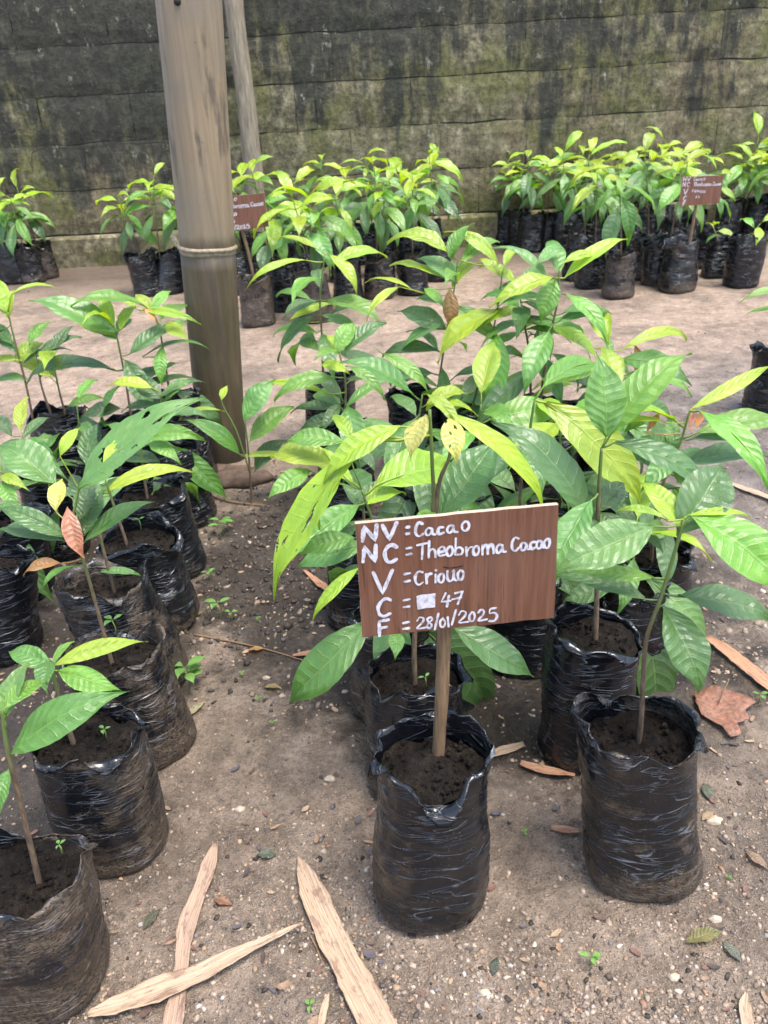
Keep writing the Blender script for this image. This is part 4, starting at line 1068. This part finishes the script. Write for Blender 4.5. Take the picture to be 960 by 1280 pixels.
def sign(label, corners_px, Y, dyr, lines, stake_px, kw, th=.005, res=5, bag_top=.2):
    """board with four photo corners standing in the upright plane at Y (dyr = how much farther the right side is)"""
    tl, tr, br, bl = corners_px
    c = [P(*tl, Y), P(*tr, Y + dyr), P(*br, Y + dyr), P(*bl, Y)]
    w_, h_ = ((c[1] - c[0]) + (c[2] - c[3])) * .5, ((c[0] - c[3]) + (c[1] - c[2])) * .5
    sb = P(*stake_px[0], Y + .024)
    root = thing('sign_board', (sb.x, Y + .024, bag_top), label, 'sign', 'painted plywood signs on stakes')
    nrm = w_.cross(h_).normalized()
    if nrm.y > 0: nrm.negate()
    bk = -nrm * th
    o = root.location
    # board: front face subdivided slightly so the edge is a little worn
    V = []; nb = 12
    ring = []
    for a, b in ((0, 1), (1, 2), (2, 3), (3, 0)):
        for i in range(nb):
            t = i / nb
            p = c[a].lerp(c[b], t)
            k = .0009 * noise.noise(p * 160)
            ring.append(p + (h_.normalized() + w_.normalized()) * k)
    n = len(ring)
    V = [p - o for p in ring] + [p + bk - o for p in ring]
    Fc = [tuple(range(n))[::-1], tuple(range(n, 2 * n))]
    mi = [0, 0]
    for i in range(n):
        j = (i + 1) % n; Fc.append((i, j, n + j, n + i)); mi.append(1)
    obj('board', mesh('board', V, Fc, [M_BOARD, M_EDGE], False, None, mi), root)
    def at(x, y):
        u, v = HQ(x, y)
        return c[3] * ((1 - u) * (1 - v)) + c[2] * (u * (1 - v)) + c[0] * ((1 - u) * v) + c[1] * (u * v)
    k0 = (at(400, 350) - at(401, 350)).length
    lay = [0]
    for nm, strokes, wd, sharp, mat in lines:
        V, Fc = [], []
        for si, st in enumerate(strokes):
            pts = [Vector((*p, 0)) for p in st]
            if sharp is True or (sharp and si in sharp):
                cc = []
                for a, b in zip(pts[:-1], pts[1:]): cc += [a.lerp(b, i / 4) for i in range(4)]
                cc.append(pts[-1])
            else: cc = catmull(pts, res)
            lay[0] += 1
            off = nrm * (.0006 + .00004 * (lay[0] % 9))
            q = [at(p.x, p.y) for p in cc]
            m = len(q); o0 = len(V)
            for i in range(m):
                t = (q[min(i + 1, m - 1)] - q[max(0, i - 1)]).normalized()
                s = nrm.cross(t)
                ww = wd * k0 * .5 * kw * (1 + .55 * noise.noise(q[i] * 170 + Vector((si, 0, 0))))
                V += [q[i] + s * ww + off - o, q[i] - s * ww + off - o]
                if i: Fc.append((o0 + 2 * i - 2, o0 + 2 * i - 1, o0 + 2 * i + 1, o0 + 2 * i))
            for e, sg in ((0, -1), (m - 1, 1)):              # round caps
                t = (q[min(e + 1, m - 1)] - q[max(0, e - 1)]).normalized() * sg
                s = nrm.cross(t); ww = wd * k0 * .5 * kw * .95
                b0 = len(V)
                for a in range(7):
                    th_ = -math.pi / 2 + math.pi * a / 6
                    V.append(q[e] + (s * math.sin(th_) + t * math.cos(th_)) * ww + off * 1.0 + nrm * .00002 - o)
                Fc.append(tuple(range(b0, b0 + 7)))
        if strokes is PATCH or nm == 'white_patch':
            pass
        obj(nm, mesh(nm, V, Fc, [mat], False), root)
    if any(l[0] == 'number' for l in lines) and kw == 1.0:
        V = [at(x, y) + nrm * .0007 - o for x, y in PATCH]
        obj('paint_patch', mesh('paint_patch', V, [tuple(range(len(V)))], [M_PAINT], False), root)
    # stake: split bamboo stick behind the board
    pts = [P(x, y, Y + .024) for i, (x, y) in enumerate(stake_px)]
    pts[0] = Vector((pts[0].x, pts[0].y, bag_top - .03))
    cc = catmull(pts, 5)
    rs = (P(stake_px[1][0] + 1, stake_px[1][1], Y) - P(*stake_px[1], Y)).length
    V, Fc, UVs = tube(cc, [.0075 + .0006 * math.sin(i * 1.3) for i in range(len(cc))], 8, True, .18)
    obj('stake', mesh('stake', [v - o for v in V], Fc, [M_STAKE], True, UVs), root)
    return root
sign('brown plywood sign hand-lettered in white, staked in the front centre bag', [(444, 655), (698, 631), (693, 772), (453, 797)], Y_sign - .004, .018,
     [('initials', BIG, 15.5, SHARP, M_PAINT), ('equals_signs', EQ, 11, True, M_PAINT), ('name_line', L1T, 10.3, False, M_PAINT), ('species_line', L2T, 10.3, False, M_PAINT), ('variety_line', L3T, 10.3, False, M_PAINT), ('number', L4T, 9.6, {0, 1, 2, 3}, M_PAINT), ('date_line', L5T, 9.6, {2, 5}, M_PAINT), ('staple_mark', NSTROKE, 5, False, M_NAIL)],
     [(546, 992), (551, 890), (556, 790), (562, 720)], 1.0, bag_top=.215)
ZZ = [[(x * .62 + 140, y) for x, y in [(408, 435), (397, 450), (400, 470), (412, 470), (418, 452), (408, 435)]], [(445, 432), (434, 447), (437, 467), (449, 467), (455, 449), (445, 432)]]
gs = stake2.location
sign('small red-brown lettered sign half hidden by the bamboo', [(252, 249), (330, 241), (336, 283), (258, 294)], gs.y - .02, .0,
     [('initials', BIG, 15.5, SHARP, M_PAINT), ('name_line', L1T, 10.3, False, M_PAINT), ('species_line', L2T, 10.3, False, M_PAINT), ('variety_line', L3T, 10.3, False, M_PAINT), ('amount_line', ZZ, 9, False, M_PAINT), ('date_line', L5T, 9.6, {2, 5}, M_PAINT)], [(318, 345), (311, 318), (303, 288), (301, 270)], .99, bag_top=.2)
gs = stake3.location
sx_ = lambda st, dx, k=1.0: [[(x * k + dx, y) for x, y in s] for s in st]
FOR = [[(300, 388), (298, 345), (328, 340)], [(300, 366), (322, 362)]] + sx_(L3T[5:6], -50) + sx_(L3T[1:3], 28) + sx_([[(x, y + 185) for x, y in s] for s in L1T[1:2]], 60) + sx_(L3T[5:6], 70) + sx_(L3T[1:3], 165) + sx_(L3T[5:6], 140)
sign('faded brown lettered sign standing in the rear right cluster', [(853, 221), (905, 219), (899, 254), (849, 258)], gs.y - .02, .0,
     [('initials', BIG, 15.5, SHARP, M_PAINT), ('name_line', L1T, 10.3, False, M_PAINT), ('species_line', L2T, 10.3, False, M_PAINT), ('variety_line', FOR, 9.5, False, M_PAINT), ('amount_line', ZZ, 9, False, M_PAINT)], [(861, 308), (866, 280), (871, 250), (873, 235)], .99, bag_top=.2)

# ------------------------------------------------------------------ litter on the ground
def strip(name, label, cat, pts, wpx, mat, th=.0015, curl=.25, group=None, lift=.004, prof=None):
    """a split husk lying on the ground: pixel centre line, width in px at its middle, with thickness"""
    g = [G(*p) for p in pts]
    g = [Vector((p.x, p.y, gheight(p.x, p.y) + lift)) for p in g]
    c = catmull(g, 7)
    dep = (c[len(c) // 2] - CPOS).dot(FW)
    hw = wpx * dep / FPX * .5
    m = len(c)
    o = c[0].copy()
    V, Fc, k = [], [], 5
    UVs = []
    prof = prof or [(0, .10), (.15, .55), (.4, 1), (.75, .9), (1, .5)]
    for i, p in enumerate(c):
        t = (c[min(i + 1, m - 1)] - c[max(0, i - 1)]); t.z = 0; t.normalize()
        s = Vector((-t.y, t.x, 0))
        w = hw * float(np.interp(i / (m - 1), [a for a, _ in prof], [b for _, b in prof])) * (1 + .22 * noise.noise(p * 19) + .08 * noise.noise(p * 80))
        zz = .004 * noise.noise(p * 14)
        for layer in (1, 0):
            for j in range(-k, k + 1):
                v = j / k
                UVs.append(((p - c[0]).length + pts[0][0] * .01, v * w))
                V.append(p + s * (v * w) * (1 + (.16 * noise.noise(Vector((p.x * 130, p.y * 130, v * 3))) if abs(j) == k else 0)) + Vector((0, 0, curl * w * v * v + zz + (th if layer else 0) + .0012 * noise.noise((p + s * v * w) * 90))) - o)
    r = 2 * (2 * k + 1)
    h_ = 2 * k + 1
    for i in range(m - 1):
        for j in range(2 * k):
            a = i * r + j
            Fc.append((a, a + r, a + r + 1, a + 1))
            b = a + h_
            Fc.append((b, b + 1, b + r + 1, b + r))
        for j, fl in ((0, 0), (2 * k, 1)):
            a = i * r + j
            f = (a, a + h_, a + h_ + r, a + r)
            Fc.append(f[::-1] if fl else f)
    Fc.append(tuple(range(h_)) + tuple(range(2 * h_ - 1, h_ - 1, -1)))
    a = (m - 1) * r
    Fc.append(tuple(range(a + h_ - 1, a - 1, -1)) + tuple(range(a + h_, a + 2 * h_)))
    return tag(obj(name, mesh(name, V, Fc, [mat], True, UVs), loc=o), label, cat, group)
HG = 'dry bamboo husks on the ground'
strip('dry_husk', 'broad pale dry husk strip, pointed, below the front centre bag', 'husk', [(373, 1072), (390, 1118), (418, 1180), (452, 1246), (485, 1310)], 40, M_HUSK, .0014, .22, HG, .006, [(0, .05), (.12, .45), (.35, .85), (.7, 1), (1, 1)])
strip('dry_husk', 'purple-blotched husk strip lying under another strip', 'husk', [(270, 1056), (254, 1105), (234, 1160), (226, 1215), (214, 1300)], 24, M_HUSK2, .0014, .2, HG, .004, [(0, .25), (.15, .85), (.45, 1), (.7, .65), (1, .95)])
strip('dry_husk', 'slender pale husk strip lying across the purple-blotched one', 'husk', [(112, 1274), (170, 1252), (240, 1226), (310, 1194), (378, 1164)], 30, M_HUSK, .0014, .25, HG, .013, [(0, .2), (.12, .7), (.35, 1), (.65, .75), (.88, .32), (1, .06)])
strip('dry_husk', 'thin husk sliver at the bottom edge beside the broad strip', 'husk', [(411, 1240), (405, 1262), (398, 1300)], 9, M_HUSK, .002, .1, HG)
strip('dry_husk', 'orange-brown bark strip at the right edge near the dead leaf', 'husk', [(882, 803), (915, 828), (945, 850), (985, 876)], 20, M_BARK, .0016, .2, HG, .006, [(0, .5), (.3, 1), (1, 1)])
strip('dry_husk', 'pale husk strip at the right edge above the broad leaf', 'husk', [(910, 603), (935, 613), (975, 630)], 11, M_HUSK, .0014, .2, HG, .006, [(0, .3), (.4, 1), (1, 1)])
strip('dry_husk', 'short husk chip just right of the sign bag rim', 'husk', [(606, 952), (630, 944), (655, 937)], 13, M_HUSK, .002, .2, HG, .005, [(0, .6), (.5, 1), (1, .6)])
strip('dry_husk', 'curled bark chip below the crumpled glossy bag', 'husk', [(650, 962), (680, 970), (718, 975)], 14, M_BARK, .002, .3, HG, .005, [(0, .5), (.5, 1), (1, .35)])
strip('dry_husk', 'splintered pale chip at the bottom edge on the right', 'husk', [(932, 1242), (930, 1265), (938, 1310)], 14, M_HUSK, .002, .2, HG, .004, [(0, .15), (.4, 1), (1, 1)])
strip('dry_husk', 'brown husk piece in the shade left of the sign board', 'husk', [(380, 716), (402, 735), (420, 750)], 12, M_BARK, .002, .3, HG, .006, [(0, .3), (.5, 1), (1, .4)])
strip('dry_husk', 'rusty husk piece between sign bag and front right bag', 'husk', [(688, 1040), (706, 1043), (724, 1044)], 12, M_BARK, .002, .3, HG, .004, [(0, .4), (.5, 1), (1, .4)])
strip('dry_husk', 'faint husk piece beside the twig on the left path', 'husk', [(366, 822), (385, 819), (402, 817)], 10, M_BARK, .002, .2, HG, .004, [(0, .4), (.5, 1), (1, .3)])
# twigs
def twig(label, pts, r, mat=M_STAKE):
    g = [G(*p) for p in pts]
    c = catmull([Vector((p.x, p.y, gheight(p.x, p.y) + r * 1.1 + .001)) for p in g], 6)
    V, Fc, UVs = tube(c, [r * (1 - .4 * i / len(c)) for i in range(len(c))], 6, True, .2)
    tag(obj('twig', mesh('twig', [v - c[0] for v in V], Fc, [mat], True, UVs), loc=c[0]), label, 'twig', 'twigs on the earth')
twig('long thin twig lying across the left path', [(243, 796), (285, 803), (330, 814), (385, 828)], .0022)
twig('short twig lying by the stone at the bamboo foot', [(266, 621), (290, 628), (332, 632)], .0026)
twig('small bent twig beside the tip of the slender husk', [(388, 1170), (396, 1185), (404, 1206)], .0016)
# flat leaf litter
def litter(label, x, y, lpx, wr_, ang, col, name='fallen_leaf', lift=.004, arch=.10):
    g = G(x, y); dep = (g - CPOS).dot(FW); L = lpx * dep / FPX
    d = Vector((math.cos(rad(ang)), math.sin(rad(ang)), 0)) * L
    z = gheight(g.x, g.y) + lift
    B = Vector((g.x, g.y, z)) - d * .5; T = B + d
    V, Fc, UVs, mi = leaf_mesh(B, T, Vector((0, 0, 1)), wr_, arch, nu=16, nv=5, seed=x * .13, fold=.1, wave=.12, tipdroop=.0)
    LEAFN[0] += 1
    o = Vector((g.x, g.y, z))
    tag(obj(name, mesh(name, [v - o for v in V], Fc, [M_LEAF, M_PET], True, UVs, mi), loc=o, color=col), label, 'leaf', 'fallen leaves on the earth')
for a in [('small reddish oval leaf beside the purple-blotched husk', 279, 1128, 26, .6, -20, (.26, .09, .07)), ('brown leaf with a green end on the right path', 880, 1174, 52, .45, 12, (.17, .14, .06)), ('tan leaf bit on the left path below the twig', 341, 860, 24, .5, -12, (.34, .23, .13)),
          ('orange-brown leaf bit under the twig on the left path', 321, 815, 22, .5, 0, (.38, .17, .07)), ('curled grey-tan leaf bit by the third bag of the left row', 246, 888, 30, .4, 55, (.30, .25, .19)), ('dark slate leaf flake above the broad husk', 334, 1068, 26, .55, -5, (.045, .045, .055)),
          ('dark purple leaf flake left of the purple-blotched husk', 190, 1148, 30, .5, 60, (.06, .035, .04)), ('dark bluish leaf flake on the bottom right gravel', 619, 1210, 24, .6, 70, (.04, .04, .055)), ('purple-grey leaf flake at the right near the gravel edge', 947, 1076, 32, .5, -60, (.22, .12, .11)),
          ('blackish leaf by the front right bag', 884, 987, 26, .6, 80, (.05, .048, .055)), ('pinkish leaf scrap at the right above the dead leaf', 885, 1020, 22, .5, 30, (.36, .24, .19)), ('brown leaf scrap near the path sprout', 243, 770, 26, .45, 30, (.16, .10, .06)), ('grey flake at the bottom right beside the brown-green leaf', 915, 1192, 30, .5, -65, (.10, .09, .10))]:
    litter(*a)
# large brown lobed dead leaf
def dead_leaf():
    c2 = [(868, 868), (888, 862), (908, 866), (926, 872), (943, 884), (930, 892), (936, 904), (920, 908), (926, 922), (912, 926), (902, 914), (890, 905), (876, 898), (868, 884)]
    g = [G(*p) for p in c2]
    ce = sum(g, Vector()) / len(g)
    o = Vector((ce.x, ce.y, gheight(ce.x, ce.y)))
    V, Fc = [], []
    rim = []
    for i in range(len(g)):
        for k in range(3): rim.append(g[i].lerp(g[(i + 1) % len(g)], k / 3))
    n = len(rim)
    def z(p): return .009 + .007 * noise.noise(Vector((p.x * 30, p.y * 30, 2)))
    for layer in (.0012, 0):
        V.append(Vector((0, 0, .007 + layer)))
        for f in (.35, .7, 1.0):
            for i, p in enumerate(rim):
                q = ce.lerp(p, f * (1 + (.06 * noise.noise(p * 120) if f == 1 else 0)))
                V.append(Vector((q.x - o.x, q.y - o.y, z(q) + layer + .006 * f * f * abs(noise.noise(q * 25)))))
    m = 1 + 3 * n
    for b, fl in ((0, False), (m, True)):
        for i in range(n):
            j = (i + 1) % n
            fs = [(b, b + 1 + i, b + 1 + j)] + [(b + 1 + r * n + i, b + 1 + (r + 1) * n + i, b + 1 + (r + 1) * n + j, b + 1 + r * n + j) for r in (0, 1)]
            Fc += [f[::-1] if fl else f for f in fs]
    for i in range(n):
        j = (i + 1) % n; Fc.append((1 + 2 * n + i, m + 1 + 2 * n + i, m + 1 + 2 * n + j, 1 + 2 * n + j))
    root = tag(obj('dead_leaf', mesh('dead_leaf', V, Fc, [M_DRY]), loc=o), 'large lobed reddish-brown dead leaf right of the front right bag', 'leaf')
    a, b = G(897, 884), G(908, 866)
    V, Fc, UVs = tube([Vector((a.x - o.x, a.y - o.y, .012)), Vector(((a.x + b.x) / 2 - o.x, (a.y + b.y) / 2 - o.y, .024)), Vector((b.x - o.x, b.y - o.y, .034))], .0011, 5)
    obj('leaf_stalk', mesh('leaf_stalk', V, Fc, [M_STAKE], True, UVs), root)
dead_leaf()
# brown stones at the bamboo foot
def stone(label, x, y, wpx, fl, seed, mat=M_STONE, group='stones on the earth'):
    g = G(x, y); dep = (g - CPOS).dot(FW); r = wpx * dep / FPX * .5
    V, Fc = [], []
    nt, nz = 22, 10
    for i in range(nz + 1):
        ph = math.pi * i / nz
        for k in range(nt):
            th = 2 * math.pi * k / nt
            q = Vector((math.cos(th) * math.sin(ph), math.sin(th) * math.sin(ph), math.cos(ph)))
            s = 1 + .34 * noise.noise(q * 1.4 + Vector((seed, 0, 0))) + .10 * noise.noise(q * 5 + Vector((seed, 0, 0)))
            V.append((q.x * r * s, q.y * r * s * .62, q.z * r * fl * s))
    for i in range(nz):
        for k in range(nt):
            k2 = (k + 1) % nt; Fc.append((i * nt + k, (i + 1) * nt + k, (i + 1) * nt + k2, i * nt + k2))
    tag(obj('stone', mesh('stone', V, Fc, [mat]), loc=(g.x, g.y, gheight(g.x, g.y) + r * fl * .25)), label, 'stone', group)
stone('flat brown stone behind the seedling at the bamboo foot', 300, 602, 76, .34, 2)
stone('small brown stone left of the flat one at the bamboo foot', 272, 590, 30, .4, 5)
M_PALE = mat_simple('pale_stone', (.38, .31, .23), .8, .3, 60, .5)
for k, (lab, x, y, w) in enumerate([('pale pebble on the gravel right of the front right bag', 893, 1024, 20), ('white pebble in the middle of the left path', 300, 1010, 13), ('tan pebble near the sign bag on the right path', 842, 1222, 16), ('pale pebble by the brown-green leaf', 894, 1150, 16), ('pale pebble in the shade of the left path', 333, 847, 10), ('ochre pebble at the bottom edge, centre right', 605, 1241, 15), ('tan pebble in the hollow on the left path', 413, 976, 15)]):
    stone(lab, x, y, w, .6, 10 + k, M_PALE, 'pebbles on the earth')
# sprouts
def sprout(label, x, y, hpx, n, z=0.0, lw=.9, group='weed sprouts'):
    g = G(x, y, z); dep = (g - CPOS).dot(FW); h = hpx * dep / FPX
    zz = z if z else gheight(g.x, g.y)
    root = thing('weed_sprout', (g.x, g.y, zz), label, 'sprout', group)
    rg = random.Random(int(x * 7 + y))
    V, Fc, UVs = tube([Vector((0, 0, -.004)), Vector((h * .06, 0, h * .5)), Vector((0, -h * .05, h))], [.0013, .0010, .0008], 5)
    obj('stem', mesh('stem', V, Fc, [M_PET], True, UVs), root, color=(.16, .28, .06))
    for k in range(n):
        o = obj('leaf', PROTO[k % 5], root, color=vary((.13, .33, .06), rg))
        L = h * rg.uniform(.7, 1.0) * lw
        o.scale = (L, L * 1.5, L); o.location = (0, 0, h * (1 - .25 * (k // 3))); o.rotation_euler = (0, -.2, k * 2.2 + rg.uniform(0, 1))
for a in [('tall green sprout in the dark mud of the left path', 278, 668, 22, 5), ('low sprout on the left path beside the fifth bag', 262, 724, 12, 4), ('bushy green sprout touching the fourth left bag', 237, 862, 34, 7), ('tiny sprout on the gravel below the front bags', 738, 1206, 18, 4), ('small sprout on the left path beside the twig', 290, 776, 12, 3),
          ('small sprout right of the front right bag', 948, 878, 14, 3), ('thin sprout below the low one on the left path', 276, 775, 26, 3), ('tiny sprout at the bottom edge left of the broad husk', 388, 1262, 14, 3)]:
    sprout(*a)
for a in [('round-leaved sprout in the soil of the red-leaved seedling bag', 145, 792, 20, 3, .19), ('tiny sprout in the soil of the corner bag', 77, 1064, 12, 3, .2), ('tiny sprout in the soil of the dusty second bag', 133, 922, 14, 3, .19), ('little sprout in the soil behind the sign stake', 532, 856, 12, 2, .19), ('little sprout in the flapped bag soil', 176, 660, 12, 2, .19)]:
    sprout(*a, .9, 'sprouts in bag soil')

k_rg = random.Random(31)
for x, y in [(330, 880), (252, 660), (345, 905), (300, 845), (655, 1048), (905, 1100), (318, 780)]:
    sprout('speck-like green weed seedling in the path grit', x + k_rg.uniform(-6, 6), y + k_rg.uniform(-5, 5), k_rg.uniform(6, 10), 3, 0.0, .9, 'speck-like weed seedlings')
# tiny flakes of rotted leaf and bark, too small to pick apart
def flakes(n):
    V, Fc, cols = [], [], []
    pal = [(.05, .035, .03), (.10, .06, .045), (.22, .14, .085), (.07, .06, .065), (.30, .20, .12), (.14, .07, .05)]
    for _ in range(n):
        y = .40 + 2.0 * k_rg.random() ** 1.6
        x = k_rg.uniform(-1, 1) * (.6 * y + .35)
        L, w, a = k_rg.uniform(.003, .009), k_rg.uniform(.25, .6), k_rg.uniform(0, 6.28)
        z = gheight(x, y) + .0025
        o = len(V)
        for j in range(7):
            u = j / 6 * 2 - 1
            hw = L * w * math.sqrt(max(0, 1 - u * u)) + .0002
            for sg in (-1, 0, 1):
                lx, ly = u * L, sg * hw * k_rg.uniform(.7, 1.2)
                V.append((x + lx * math.cos(a) - ly * math.sin(a), y + lx * math.sin(a) + ly * math.cos(a), z + .25 * L * u * u * k_rg.uniform(.4, 1) + abs(sg) * hw * .3))
        c = pal[k_rg.randrange(len(pal))]
        cols += [(*c, 1)] * 21
        for j in range(6):
            for q in range(2):
                b = o + j * 3 + q
                Fc.append((b, b + 3, b + 4, b + 1))
    me = mesh('leaf_flakes', V, Fc, [M_GRAVEL])
    at = me.color_attributes.new('tint', 'FLOAT_COLOR', 'POINT')
    at.data.foreach_set('color', np.array(cols, dtype=np.float32).ravel())
    tag(obj('leaf_flakes', me), 'tiny dark flakes of rotted leaf and bark on the earth', None, kind='stuff')
flakes(900)
